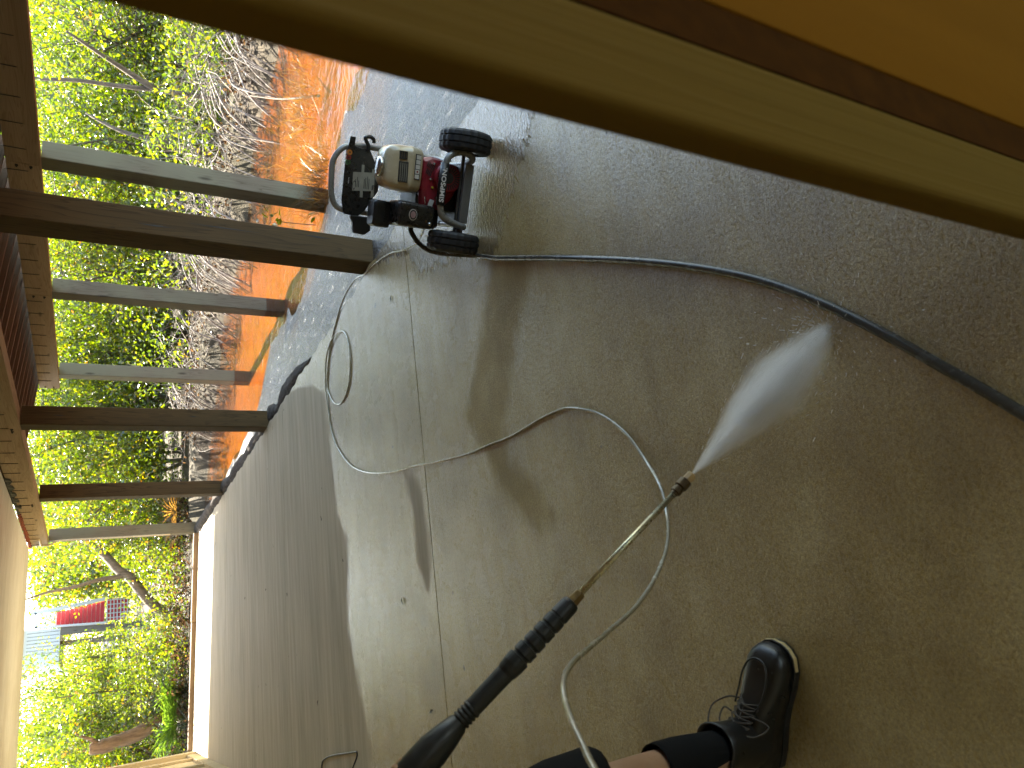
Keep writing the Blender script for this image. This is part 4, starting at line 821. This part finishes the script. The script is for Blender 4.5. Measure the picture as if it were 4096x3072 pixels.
def sock_boot(ank, toe_dir, shin):
    ank = Vector(ank); f = Vector((toe_dir[0], toe_dir[1], 0)).normalized(); s = Vector((-f.y, f.x, 0)); shin = Vector(shin)
    rs = []; n = 24
    for t, r in ((-0.22, 0.046), (0.0, 0.048), (0.12, 0.047), (0.3, 0.050), (0.5, 0.056), (0.75, 0.0635), (0.95, 0.0655), (1.0, 0.0645), (0.99, 0.060)):
        c = ank + (shin - ank) * t
        rs.append([c + (f * math.cos(2 * math.pi * k / n) + s * math.sin(2 * math.pi * k / n) * 0.94) * r - PO for k in range(n)])
    MB().rings(rs, cap=False).build('sock', M['sock'], per, smooth=True)
    o0 = Vector((ank.x, ank.y, 0)) - f * 0.085                # back of the heel
    def P(sx, w, z): return o0 + f * sx * 1.08 + s * w * 1.27 + Vector((0, 0, z * 1.1 if z > 0.036 else z)) - PO
    out = [(0.0, 0.020), (0.02, 0.036), (0.06, 0.040), (0.12, 0.038), (0.17, 0.042), (0.22, 0.051), (0.26, 0.052), (0.29, 0.044), (0.305, 0.030), (0.313, 0.012)]
    loop = [(a, b) for a, b in out] + [(a, -b) for a, b in reversed(out)]
    MB().rings([[P(a, b * k, z) for a, b in loop] for z, k in ((0.002, 0.97), (0.012, 1.0), (0.026, 1.0))]).build('boot_sole', M['black'], per, bevel=0.002)
    lt = [p for p in loop if p[0] > 0.235]
    MB().rings([[P(0.20 + (a - 0.20) * k, b * k, z) for a, b in lt] for z, k in ((0.010, 1.005), (0.020, 1.012), (0.023, 1.0), (0.024, 0.98))]).build('boot_welt', M['welt'], per, bevel=0.002)
    prof = [(0.004, 0.020, 0.10), (0.02, 0.036, 0.115), (0.06, 0.040, 0.118), (0.11, 0.039, 0.118), (0.15, 0.041, 0.108), (0.18, 0.044, 0.096), (0.21, 0.048, 0.085), (0.24, 0.050, 0.078), (0.265, 0.048, 0.073), (0.285, 0.041, 0.066), (0.300, 0.030, 0.056), (0.308, 0.014, 0.044)]
    rs = []
    for a, b, h in prof:
        ring = []
        for k in range(17):
            th = math.pi * k / 16; ring.append(P(a, b * 1.0 * math.copysign(abs(math.cos(th)) ** 0.6, math.cos(th)), 0.030 + (h - 0.030) * abs(math.sin(th)) ** 0.62))
        rs.append(ring)
    bt = MB().rings(rs).build('boot', M['leather'], per, smooth=True)
    sh = []
    for z, rx, ry, off in ((0.06, 0.070, 0.040, 0.073), (0.10, 0.068, 0.041, 0.072), (0.14, 0.062, 0.044, 0.074), (0.175, 0.060, 0.047, 0.078), (0.198, 0.062, 0.050, 0.080), (0.202, 0.058, 0.047, 0.080), (0.185, 0.054, 0.043, 0.079)):
        sh.append([P(off + rx * math.cos(2 * math.pi * k / 22), ry * math.sin(2 * math.pi * k / 22), z + 0.006 * math.sin(4 * math.pi * k / 22)) for k in range(22)])
    MB().rings(sh, cap=False).build('boot_shaft', M['leather'], per, smooth=True)
    # moccasin seam
    seam = [(0.165, 0.026, 0.111), (0.20, 0.031, 0.096), (0.235, 0.031, 0.089), (0.262, 0.024, 0.083), (0.275, 0.010, 0.079)]
    path = seam + [(a, -b, z) for a, b, z in reversed(seam)]
    MB().tube(spline([P(*p) for p in path], 4), 0.0028, 6).build('seam', M['leather'], per, smooth=True)
    MB().add([P(0.10, 0.018, 0.125), P(0.165, 0.020, 0.110), P(0.168, 0.0, 0.116), P(0.165, -0.020, 0.110), P(0.10, -0.018, 0.125), P(0.11, 0.0, 0.136)], [(0, 1, 2, 5), (5, 2, 3, 4)]).build('tongue', M['leather'], per)
    for k in range(5):
        a = 0.116 + 0.013 * k; z = 0.147 - 0.008 * k
        MB().tube(spline([P(a, 0.026, z - 0.016), P(a + 0.005, 0.0, z), P(a + 0.012, -0.026, z - 0.020)], 4), 0.0022, 6).build('lace', M['lace'], per, smooth=True)
        MB().tube(spline([P(a, -0.026, z - 0.016), P(a + 0.005, 0.0, z + 0.002), P(a + 0.012, 0.026, z - 0.020)], 4), 0.0022, 6).build('lace', M['lace'], per, smooth=True)
    for q_ in ([(0.12, 0.005, 0.150), (0.10, 0.045, 0.165), (0.135, 0.070, 0.135), (0.165, 0.050, 0.110), (0.178, 0.02, 0.106)], [(0.12, 0.0, 0.150), (0.115, 0.04, 0.14), (0.14, 0.05, 0.118), (0.15, 0.02, 0.13)], [(0.12, 0.0, 0.150), (0.118, -0.04, 0.13), (0.145, -0.055, 0.10), (0.155, -0.02, 0.12)]):
        MB().tube(spline([P(*p) for p in q_], 5), 0.0024, 6).build('lace', M['lace'], per, smooth=True)
    MB().add([P(0.166, 0.008, 0.1185), P(0.176, 0.016, 0.113), P(0.186, 0.008, 0.1115), P(0.177, -0.004, 0.1165)], [(0, 1, 2, 3)]).build('lace_tag', M['steel'], per)
sock_boot((-0.325, 1.575, 0.13), (0.90, -0.42), (-0.337, 1.575, 0.412))
sock_boot((-0.82, 1.17, 0.13), (0.86, -0.50), (-0.775, 1.215, 0.40))

# cord and white case at the left wall
tag(MB().tube(spline([(-0.75, 6.30, 0.006), (-0.651, 6.261, 0.006), (-0.609, 6.121, 0.006), (-0.577, 5.874, 0.006), (-0.554, 5.583, 0.006), (-0.538, 5.40, 0.007), (-0.535, 5.34, 0.008), (-0.565, 5.335, 0.010), (-0.62, 5.36, 0.03), (-0.68, 5.36, 0.06)], 6), 0.0055, 8).build('power_cord', M['black'], smooth=True), 'thin black power cord looped on the dry floor at the left', 'cord')
wc = empty('white_case', (-0.80, 5.22, 0), 0.5, 'small pale plastic case cut off by the picture edge', 'case')
MB().rings([rbox(0, 0, 0.15, 0.085, 0.0, 24, 0.4), rbox(0, 0, 0.16, 0.095, 0.012, 24, 0.4), rbox(0, 0, 0.16, 0.095, 0.07, 24, 0.4), rbox(0, 0, 0.13, 0.07, 0.088, 24, 0.4)]).build('shell', M['white'], wc, smooth=True)
MB().tube(spline([(-0.06, 0, 0.085), (-0.05, 0, 0.115), (0.05, 0, 0.115), (0.06, 0, 0.085)], 4), 0.008, 8).build('handle', M['black'], wc, smooth=True)

# =================================================================== VEGETATION
def leaf_mesh(clusters, size, per_cluster, seed, name, tone=(0.0, 1.0), droop=0.2):
    r = random.Random(seed); v = []; f = []; tn = []
    for (cx, cy, cz) in clusters:
        tc = r.uniform(0.05, 0.8)
        for k in range(per_cluster):
            d = Vector((r.gauss(0, 1), r.gauss(0, 1), r.gauss(0.25, 0.8)))
            if d.length < 1e-3: continue
            d.normalize(); L = size * r.uniform(0.65, 1.25); w = L * r.uniform(0.20, 0.27)
            s = d.cross(Vector((r.gauss(0, 1), r.gauss(0, 1), r.gauss(0, 1)))).normalized(); nn = d.cross(s)
            b = Vector((cx, cy, cz)) + d * L * r.uniform(0.1, 1.0) + Vector((r.gauss(0, 1), r.gauss(0, 1), r.gauss(0, 1))) * size * 0.9
            i = len(v)
            v += [b, b + d * L * 0.35 + s * w - nn * 0.1 * L, b + d * L * 0.75 + s * w * 0.8 - nn * 0.05 * L, b + d * L, b + d * L * 0.75 - s * w * 0.8 - nn * 0.05 * L, b + d * L * 0.35 - s * w - nn * 0.1 * L]
            f += [(i, i + 1, i + 2, i + 3), (i, i + 3, i + 4, i + 5)]
            q = min(0.92, max(0, tc + r.gauss(0, 0.22)))
            if r.random() < 0.02: q = r.uniform(0.92, 1.0)
            tn += [q] * 6
    me = bpy.data.meshes.new(name); me.from_pydata([tuple(p) for p in v], [], f); me.update()
    a = me.attributes.new('tone', 'FLOAT', 'POINT'); a.data.foreach_set('value', np.array(tn, np.float32)); return me
def wander(p, d, L, n, r0, r1, r, wig=0.25):
    pts = [Vector(p)]; d = Vector(d).normalized()
    for i in range(n):
        d = (d + Vector((r.gauss(0, wig), r.gauss(0, wig), r.gauss(0, wig * 0.7)))).normalized(); pts.append(pts[-1] + d * L / n)
    return pts, [r0 + (r1 - r0) * i / n for i in range(n + 1)]
def make_tree(seed, H, RX, nclus, per_c, size, stems=3, low=0.35):
    r = random.Random(seed); tr = MB(); tips = []
    for s in range(stems):
        a = r.uniform(0, 6.28); p, rad = wander((0.12 * math.cos(a), 0.12 * math.sin(a), -0.15), (0.35 * math.cos(a), 0.35 * math.sin(a), 1), H * r.uniform(0.75, 0.95), 9, r.uniform(0.035, 0.06), 0.012, r, 0.16)
        tr.tube(p, rad, 7)
        for k in range(6):
            i = r.randrange(2, 9); a2 = r.uniform(0, 6.28)
            q, rd = wander(p[i], (math.cos(a2), math.sin(a2), r.uniform(-0.1, 0.7)), RX * r.uniform(0.6, 1.1), 6, rad[i] * 0.6, 0.005, r, 0.28)
            tr.tube(q, rd, 5); tips += q[2:]
            for kk in range(3):
                j = r.randrange(2, 6); q2, rd2 = wander(q[j], (r.gauss(0, 1), r.gauss(0, 1), r.uniform(-0.3, 0.6)), RX * r.uniform(0.25, 0.5), 4, 0.006, 0.003, r, 0.35); tr.tube(q2, rd2, 3); tips += q2[1:]
    cl = []
    while len(cl) < nclus:
        if r.random() < 0.55 and tips:
            t = r.choice(tips); c = t + Vector((r.gauss(0, 0.10), r.gauss(0, 0.10), r.gauss(0, 0.10)))
        else:
            c = Vector((r.gauss(0, 0.5) * RX, r.gauss(0, 0.5) * RX, r.uniform(low * H * 0.4, H)))
        if c.z < low * H * 0.6 and r.random() < 0.7: continue
        if mnoise.noise(c * 1.9 + Vector((seed, 0, 0))) < -0.18: continue
        cl.append(c)
    me_t = tr.mesh('trunk', True); me_t.materials.append(M['bark'])
    me_c = leaf_mesh(cl, size, per_c, seed + 50, 'crown'); me_c.materials.append(M['leaf'])
    return me_t, me_c
TV = {'dense': make_tree(11, 2.75, 1.3, 850, 10, 0.075, 4, 0.25), 'full': make_tree(12, 2.85, 1.5, 900, 10, 0.085, 4, 0.2),
      'sparse': make_tree(13, 2.6, 1.5, 700, 9, 0.08, 6, 0.2), 'bush': make_tree(14, 1.5, 0.8, 330, 8, 0.07, 5, 0.15)}
TREES = [
 (12.6, 12.0, 1.25, 'sparse', 'thin leafed mangrove at the far right beside the blurred corner boards'),
 (11.4, 13.1, 1.2, 'sparse', 'open crowned mangrove with bare twigs right of the grey post with dry grass'),
 (14.3, 15.4, 1.4, 'sparse', 'sparse mangrove set back on the right bank behind the open crowned one'),
 (8.6, 8.5, 0.75, 'bush', 'low leafy bush on the right bank above the orange water'),
 (8.2, 10.3, 0.8, 'bush', 'bush on the far bank between the slender stem and the dry grass post'),
 (9.3, 12.8, 1.1, 'full', 'bushy mangrove directly behind the grey post with dry grass'),
 (8.5, 13.6, 1.05, 'dense', 'leafy mangrove seen between the dry grass post and the thick dark post'),
 (8.1, 15.0, 1.1, 'sparse', 'thin mangrove with pale branches left of the thick dark post'),
 (7.9, 16.8, 1.1, 'dense', 'dense mangrove just right of the middle deck post in the water'),
 (7.0, 17.2, 1.1, 'full', 'bright green mangrove between the middle and the knotty deck posts'),
 (5.8, 16.9, 1.05, 'dense', 'leafy mangrove behind the knotty deck post'),
 (5.0, 17.4, 1.05, 'full', 'full crowned tree between the second and third slab edge posts'),
 (3.9, 16.8, 1.0, 'dense', 'dense tree between the third post and the conduit post'),
 (4.5, 21.5, 1.1, 'full', 'tall leafy tree rising just left of the conduit post'),
 (-0.1, 18.6, 0.8, 'dense', 'large leafy tree in front of the white house panels'),
 (-1.4, 18.0, 0.95, 'full', 'bushy tree at the far left above the broken trunk'),
 (-0.6, 21.5, 1.1, 'dense', 'deep green tree behind the broken trunk'),
 (0.75, 17.3, 0.8, 'bush', 'low sunlit shrub below the wooden house posts'),
 (0.55, 22.0, 0.82, 'dense', 'dark green tree right under the white house panels'),
 (1.3, 16.2, 0.42, 'bush', 'low shrub at the foot of the leaning trunk'),
 (0.1, 16.6, 0.8, 'bush', 'shrub behind the timber sill beside the palmettos'),
 (3.0, 18.2, 0.95, 'bush', 'shrub just left of the conduit post base'),
 (11.0, 15.4, 1.1, 'full', 'second row tree behind the dry grass post, partly hidden'),
 (9.6, 17.8, 1.15, 'dense', 'second row tree showing left of the thick dark post'),
 (8.6, 20.2, 1.15, 'full', 'second row tree behind the middle deck post'),
 (7.0, 20.6, 1.15, 'dense', 'second row tree behind the knotty deck post'),
]
for i, (x, y, sc, kind, lab) in enumerate(TREES):
    o = empty('shrub' if kind == 'bush' else 'mangrove_tree', (x, y, -0.05), rnd.uniform(0, 6.28), lab, 'shrub' if kind == 'bush' else 'tree', 'shrubs beyond the sill' if kind == 'bush' else 'trees along the bank')
    o.scale = (sc * rnd.uniform(0.9, 1.1), sc * rnd.uniform(0.9, 1.1), sc if kind == 'bush' else ((1.6 + 0.078 * y) / 2.85 if x < 4.6 else (1.6 + 0.10 * math.hypot(x, y)) / (2.55 if kind == 'sparse' else 2.8)))
    inst('trunk', TV[kind][0], o, (0, 0, 0)); inst('crown', TV[kind][1], o, (0, 0, 0))
# leaning and broken trunks
def trunk_tree(name, path, radii, mat, label, twigs, seed, nleaf=60):
    kf = {'leaning_tree': 0.86, 'broken_tree': 0.86}.get(name, 1.0); path = [EYE + (Vector(p) - EYE) * kf for p in path]; twigs = [[EYE + (Vector(p) - EYE) * kf for p in t_] for t_ in twigs]; radii = [q_ * kf for q_ in radii]
    r = random.Random(seed); o = empty(name, path[0], 0, label, 'tree'); b = Vector(path[0])
    P = spline([Vector(p) - b for p in path], 5); n = len(P)
    rad = [np.interp(i / (n - 1), np.linspace(0, 1, len(radii)), radii) * (1 + 0.10 * nz(i, seed, 0.9)) for i in range(n)]
    MB().tube(P, rad, 12).build('trunk', mat, o, smooth=True)
    tips = []
    for tw in twigs:
        q = spline([Vector(p) - b for p in tw], 4); MB().tube(q, [0.05 - 0.035 * i / (len(q) - 1) for i in range(len(q))], 8).build('limb', mat, o, smooth=True); tips += q[len(q) // 2:]
    cl = []
    for _ in range(nleaf):
        c = r.choice(tips + P[-4:]) + Vector((r.gauss(0, 0.3), r.gauss(0, 0.3), r.gauss(0.1, 0.25))); cl.append(c)
    if cl: link('crown', leaf_mesh(cl, 0.085, 8, seed + 9, 'crown'), M['leaf'], o)
    return o
trunk_tree('leaning_tree', [(1.72, 19, -0.15), (1.80, 19, 0.10), (1.93, 19, 0.345), (2.325, 19, 0.659), (2.62, 19, 0.868), (2.78, 19.05, 1.072), (3.13, 19.2, 1.333), (3.46, 19.4, 1.6), (3.8, 19.7, 2.1)], [0.13, 0.115, 0.11, 0.11, 0.105, 0.10, 0.095, 0.085, 0.06], M['bark'], 'thick brown trunk leaning right below the red stair', [[(2.66, 19, 0.92), (2.62, 18.95, 1.461), (2.5, 18.9, 1.934), (2.438, 18.9, 2.394), (2.30, 18.9, 2.9)]], 71, 0)
trunk_tree('broken_tree', [(-0.33, 19, -0.2), (-0.42, 19, 0.15), (-0.52, 19, 0.32), (-0.66, 19, 0.60), (-0.74, 19, 0.96), (-0.80, 19, 1.33), (-0.80, 19, 1.52)], [0.16, 0.15, 0.15, 0.15, 0.145, 0.14, 0.10], M['barkred'], 'stout broken brown trunk above the palmettos at far left', [[(-0.76, 19, 1.35), (-0.637, 18.95, 1.472), (-0.565, 18.95, 1.61), (-0.46, 18.9, 1.78)]], 72, 14)
trunk_tree('slender_tree', [(8.2, 8.9, -0.4), (8.2, 9.28, 0.169), (8.2, 9.37, 0.642), (8.2, 9.41, 1.039), (8.2, 9.51, 1.64), (8.2, 9.57, 2.098), (8.2, 9.70, 2.55), (8.2, 9.75, 3.0)], [0.04, 0.038, 0.036, 0.033, 0.03, 0.028, 0.024, 0.015], M['bark'], 'slender bare stem right of the dry grass post', [[(8.2, 9.41, 1.1), (8.3, 9.2, 1.6), (8.4, 8.9, 2.2)]], 73, 20)
# old stump trunk behind the grey post
trunk_tree('stump_tree', [(8.5, 10.9, -0.3), (8.45, 10.9, 0.3), (8.5, 10.95, 0.75), (8.4, 11.0, 1.1)], [0.17, 0.14, 0.13, 0.10], M['bark'], 'short dark ribbed stump on the bank behind the dry grass', [[(8.45, 10.9, 0.9), (8.6, 11.0, 1.5), (8.9, 11.1, 2.0)]], 74, 14)

# bare brush along the waterline: countless tangled twigs
r = random.Random(5); br = MB()
def bank_pt(y): return lerp_tab(BANK, y)
for k in range(850):
    y = r.uniform(5.5, 13.8); xb = bank_pt(y) + r.uniform(0.15, 1.3)
    h = r.uniform(-0.05, 0.75) * (1.0 if y < 11.5 else 0.75)
    p, rd = wander((xb, y, h), (r.gauss(-0.25, 0.7), r.gauss(0, 0.8), r.gauss(0.0, 0.55)), r.uniform(0.35, 1.0), 5, r.uniform(0.0035, 0.009), 0.002, r, 0.33)
    br.tube(p, rd, 3, False)
for k in range(90):                                          # arching prop roots reaching the water
    y = r.uniform(6, 13.4); xb = bank_pt(y); p0 = Vector((xb + r.uniform(0.2, 0.6), y, r.uniform(0.25, 0.6))); p2 = Vector((xb - r.uniform(0.05, 0.45), y + r.uniform(-0.4, 0.4), -0.3)); p1 = (p0 + p2) / 2 + Vector((-0.05, 0, r.uniform(0.10, 0.28)))
    br.tube(spline([p0, p1, p2], 4), r.uniform(0.006, 0.014), 4, False)
b_ = br.build('bare_brush', M['twig'], smooth=True); tag(b_, kind='stuff')
# dark leaf litter and dead leaves
lt = leaf_mesh([(r.uniform(bank_pt(y) + 0.1, bank_pt(y) + 2.0), y, r.uniform(-0.02, 0.25)) for y in [r.uniform(5.5, 14) for _ in range(500)]] + [(r.uniform(-1.5, 4), r.uniform(15.1, 18.5), r.uniform(-0.05, 0.30)) for _ in range(650)], 0.07, 6, 31, 'leaf_litter')
tag(link('leaf_litter', lt, M['dryleaf']), kind='stuff')
und = leaf_mesh([(r.uniform(-2.4, 4.2), r.uniform(15.6, 18.6), abs(r.gauss(0, 0.35))) for _ in range(900)] + [(bank_pt(y_) + r.uniform(0.3, 1.8), y_, r.uniform(0.25, 1.1)) for y_ in [r.uniform(6.5, 14) for _ in range(330)]], 0.075, 8, 33, 'undergrowth')
tag(link('undergrowth', und, M['leaf']), kind='stuff')
# distant wood that reads as one mass
cl = []
for _ in range(15000):
    u_ = r.random()
    if u_ < 0.65:
        x = r.uniform(3.5, 21); y = 30 - 0.55 * x + r.uniform(-1.5, 3.0); z = r.uniform(-0.1, 3.2 if x < 9 else 4.3)
    elif u_ < 0.85:
        x = r.uniform(-9, 6); y = r.uniform(33, 38); z = r.uniform(0, 3.2)
    else:
        x = r.uniform(-9, -0.4); y = r.uniform(22, 27); z = r.uniform(0, 2.9)
    cl.append((x, y, z))
wm = leaf_mesh(cl, 0.15, 9, 37, 'woodland'); tag(link('woodland', wm, M['leaf']), kind='stuff')

# palmettos: fans of stiff blades
def fan(mb, tn, base, d, L, n, r, spread=1.5, w=0.016):
    d = Vector(d).normalized(); s = d.cross(Vector((0, 0, 1))).normalized(); nn = s.cross(d)
    tip = Vector(base) + d * L * 0.55
    mb.tube([base, tip], [0.006, 0.004], 4, False); tn += [0.4] * 8
    for k in range(n):
        a = spread * (2 * k / (n - 1) - 1); dd = (d * math.cos(a) + s * math.sin(a) + nn * r.uniform(-0.15, 0.15)).normalized(); l2 = L * 0.6 * r.uniform(0.8, 1.1)
        sd = dd.cross(nn).normalized() * w; e = tip + dd * l2 - Vector((0, 0, l2 * 0.15)); m_ = tip + dd * l2 * 0.5
        mb.add([tip, m_ + sd + nn * 0.004, e, m_ - sd + nn * 0.004], [(0, 1, 2, 3)]); tn += [r.uniform(0, 1)] * 4
def palmetto(x, y, nf, L, label, mat, seed, name='palmetto', group='palmettos beyond the sill'):
    r = random.Random(seed); mb = MB(); tn = []
    for k in range(nf):
        a = r.uniform(0, 6.28); fan(mb, tn, Vector((0, 0, 0.0)), (math.cos(a), math.sin(a), r.uniform(0.35, 1.5)), L * r.uniform(0.75, 1.1), 15, r)
    me = bpy.data.meshes.new(name); me.from_pydata(mb.v, [], mb.f); me.update()
    at = me.attributes.new('tone', 'FLOAT', 'POINT'); at.data.foreach_set('value', np.array(tn, np.float32))
    o = link(name, me, mat); o.location = (x, y, -0.06); tag(o, label, 'palm', group); return o
palmetto(-0.50, 16.0, 16, 0.95, 'green palmetto clump leaning on the timber sill, nearer the left wall', M['palmleaf'], 81)
palmetto(0.10, 16.2, 9, 0.75, 'smaller bright green palmetto behind the middle of the timber sill', M['palmleaf'], 82)
palmetto(3.15, 15.3, 10, 0.85, 'dead rust coloured palm fronds beside the conduit post', M['straw'], 83, 'dead_palm', 'palmettos beyond the sill')

# dry grass tufts, seedling, sticks
def grass(x, y, z, n, L, label, mat, seed, sx=0.25):
    r = random.Random(seed); v = []; f = []; tn = []
    for k in range(n):
        p = Vector((r.gauss(0, sx), r.gauss(0, sx), 0)); d = Vector((r.gauss(0, 0.55), r.gauss(0, 0.55), 1)).normalized(); l = L * r.uniform(0.4, 1.1); pts = [p]
        for q_ in range(4):
            d = (d + Vector((r.gauss(0, 0.35), r.gauss(0, 0.35), -0.22))).normalized(); pts.append(pts[-1] + d * l / 4)
        s = Vector((r.gauss(0, 1), r.gauss(0, 1), 0)).normalized() * 0.0028; i = len(v)
        for q_, pp in enumerate(pts): v += [pp - s * (1 - q_ / 5), pp + s * (1 - q_ / 5)]
        f += [(i + 2 * q_, i + 2 * q_ + 1, i + 2 * q_ + 3, i + 2 * q_ + 2) for q_ in range(4)]; tn += [r.random()] * 10
    me = bpy.data.meshes.new('dry_grass'); me.from_pydata([tuple(p) for p in v], [], f); me.update()
    at = me.attributes.new('tone', 'FLOAT', 'POINT'); at.data.foreach_set('value', np.array(tn, np.float32))
    o = link('dry_grass', me, mat); o.location = (x, y, z); tag(o, label, 'dry grass', 'dry grass tufts'); return o
grass(4.40, 5.80, -0.15, 420, 0.42, 'grey dry grass tuft at the foot of the deck post', M['straw'], 91, 0.20)
grass(5.6, 6.3, -0.16, 620, 0.40, 'yellow dry grass tuft standing in the orange water', M['straw'], 92, 0.32)
sg = empty('mangrove_seedling', (4.05, 6.05, -0.15), 0, 'small green seedling on a thin stem above the mud edge', 'plant')
st_ = spline([(0, 0, 0), (0.02, 0.05, 0.15), (0.06, 0.12, 0.28), (0.08, 0.13, 0.36)], 4); MB().tube(st_, 0.004, 5).build('stem', M['bark'], sg)
link('foliage', leaf_mesh([(0.06, 0.12, 0.28), (0.08, 0.13, 0.35), (0.08, 0.13, 0.38)], 0.085, 7, 95, 'foliage'), M['leaf'], sg)
STK = [((5.3, 8.0, -0.2), (5.15, 8.35, 0.05), (5.2, 8.9, 0.32), 'dark dead stick slanting out of the water left of the thick post'),
       ((5.6, 6.0, -0.25), (5.9, 6.5, 0.02), (6.3, 7.0, 0.25), 'long dead stick in the orange water behind the yellow grass'),
       ((6.2, 7.6, -0.2), (6.5, 8.0, 0.25), (6.6, 8.2, 0.75), 'upright bleached stick near the far bank')]
for a, b, c, lab in STK:
    a_ = Vector(a); tag(MB().tube([p - a_ for p in spline([a, b, c], 5)], [0.014 - 0.009 * i / 10 for i in range(11)], 7).build('dead_stick', M['bark'], smooth=True), lab, 'stick', 'sticks in the water').location = a_
    
# fallen leaves on the slab
lf = MB().add([(0, 0, 0.002), (0.012, 0.02, 0.007), (0.006, 0.055, 0.004), (-0.010, 0.025, 0.008)], [(0, 1, 2, 3)]).mesh('fallen_leaf'); lf.materials.append(plain('fallen leaf', (0.07, 0.055, 0.03), 0.7))
for i, (x, y, a, lab) in enumerate([(-0.27, 3.93, 0.4, 'fallen leaf near the second joint at the left'), (0.35, 4.25, 2.0, 'fallen leaf on the shiny wet concrete'), (-0.2, 6.3, 1.2, 'fallen leaf on the dry concrete by the cord'), (0.9, 8.2, 0.2, 'fallen leaf on the dry far concrete'), (2.2, 3.95, 1.5, 'fallen leaf beside the washer hose')]):
    o = bpy.data.objects.new('fallen_leaf', lf); COL.objects.link(o); o.location = (x, y, 0.001); o.rotation_euler = (0, 0, a); tag(o, lab, 'leaf', 'fallen leaves on the slab')

# =================================================================== RED AND WHITE HOUSE BEYOND
HY = 28.0
hs = empty('stilt_house', (2.6, HY, 0), 0, 'white house on posts with a red boarded stair beyond the trees', 'house')
def hq(name, pts, mat, d0=0.0, d1=0.10): return MB().prism([(x - 2.6, z) for x, z in pts], d0, d1).build(name, mat, hs)
nb_ = 11
for k in range(nb_):
    t0, t1 = k / nb_, (k + 0.86) / nb_
    def ed(t): z = 1.24 + (2.57 - 1.24) * t; return (2.52 + 0.04 * t, z), (3.18 - 0.19 * t, z)
    (a0, za), (b0, _) = ed(t0); (a1, zb), (b1, _) = ed(t1); hq('red_board', [(a0, za), (b0, za), (b1, zb), (a1, zb)], M['redpaint'], 0.0 + 0.03 * k, 0.06 + 0.03 * k)
hq('stair_backing', [(2.50, 1.22), (3.2, 1.22), (3.0, 2.6), (2.54, 2.6)], M['white'], 0.5, 0.55)
hq('rail', [(3.19, 1.20), (3.30, 1.20), (3.10, 2.62), (3.05, 3.22), (2.94, 3.22), (2.99, 2.6)], M['white'], -0.08, -0.02)
hq('rail', [(2.46, 1.15), (2.52, 1.15), (2.58, 3.15), (2.52, 3.15)], M['white'], -0.08, -0.02)
hq('rail', [(2.52, 3.05), (3.0, 3.08), (3.0, 3.14), (2.52, 3.11)], M['white'], -0.08, -0.02)
for k in range(5): x = 2.62 + k * 0.075; hq('baluster', [(x, 2.6), (x + 0.025, 2.6), (x + 0.025, 3.06), (x, 3.06)], M['white'], -0.05, -0.02)
hq('lattice_backing', [(2.55, 0.53), (3.22, 0.55), (3.24, 1.18), (2.56, 1.16)], M['redpaint'], 0.05, 0.12)
for k in range(7): z = 0.55 + k * 0.098; hq('lattice_slat', [(2.53, z), (3.23, z + 0.01), (3.23, z + 0.04), (2.53, z + 0.03)], M['white'], -0.01, 0.01)
for k in range(5): x = 2.62 + k * 0.14; hq('lattice_slat', [(x, 0.53), (x + 0.028, 0.53), (x + 0.028, 1.17), (x, 1.17)], M['white'], 0.012, 0.032)
hq('wall', [(1.72, 2.42), (2.46, 2.43), (2.52, 3.5), (1.35, 3.5), (1.35, 2.42)], M['white'], 0.0, 5.0)
for k in range(7): x = 1.75 + k * 0.105; hq('board_batten', [(x, 2.45), (x + 0.018, 2.45), (x + 0.018, 3.3), (x, 3.3)], M['greytube'], -0.012, -0.002)
hq('roof', [(1.25, 3.505), (2.7, 3.505), (2.4, 3.6), (1.25, 3.7)], M['greytube'], -0.3, 5.3)
hq('house_post', [(2.23, -0.1), (2.41, -0.1), (2.49, 2.418), (2.26, 2.418)], M['oldpost'], 0.02, 0.2)
hq('house_post', [(1.93, -0.1), (2.09, -0.1), (2.12, 2.418), (1.98, 2.418)], M['oldpost'], 0.6, 0.8)
for k in range(7): z = 0.52 + k * 0.105; hq('shutter_slat', [(1.70, z), (2.03, z), (2.03, z + 0.06), (1.70, z + 0.06)], M['white'], 1.2, 1.24)
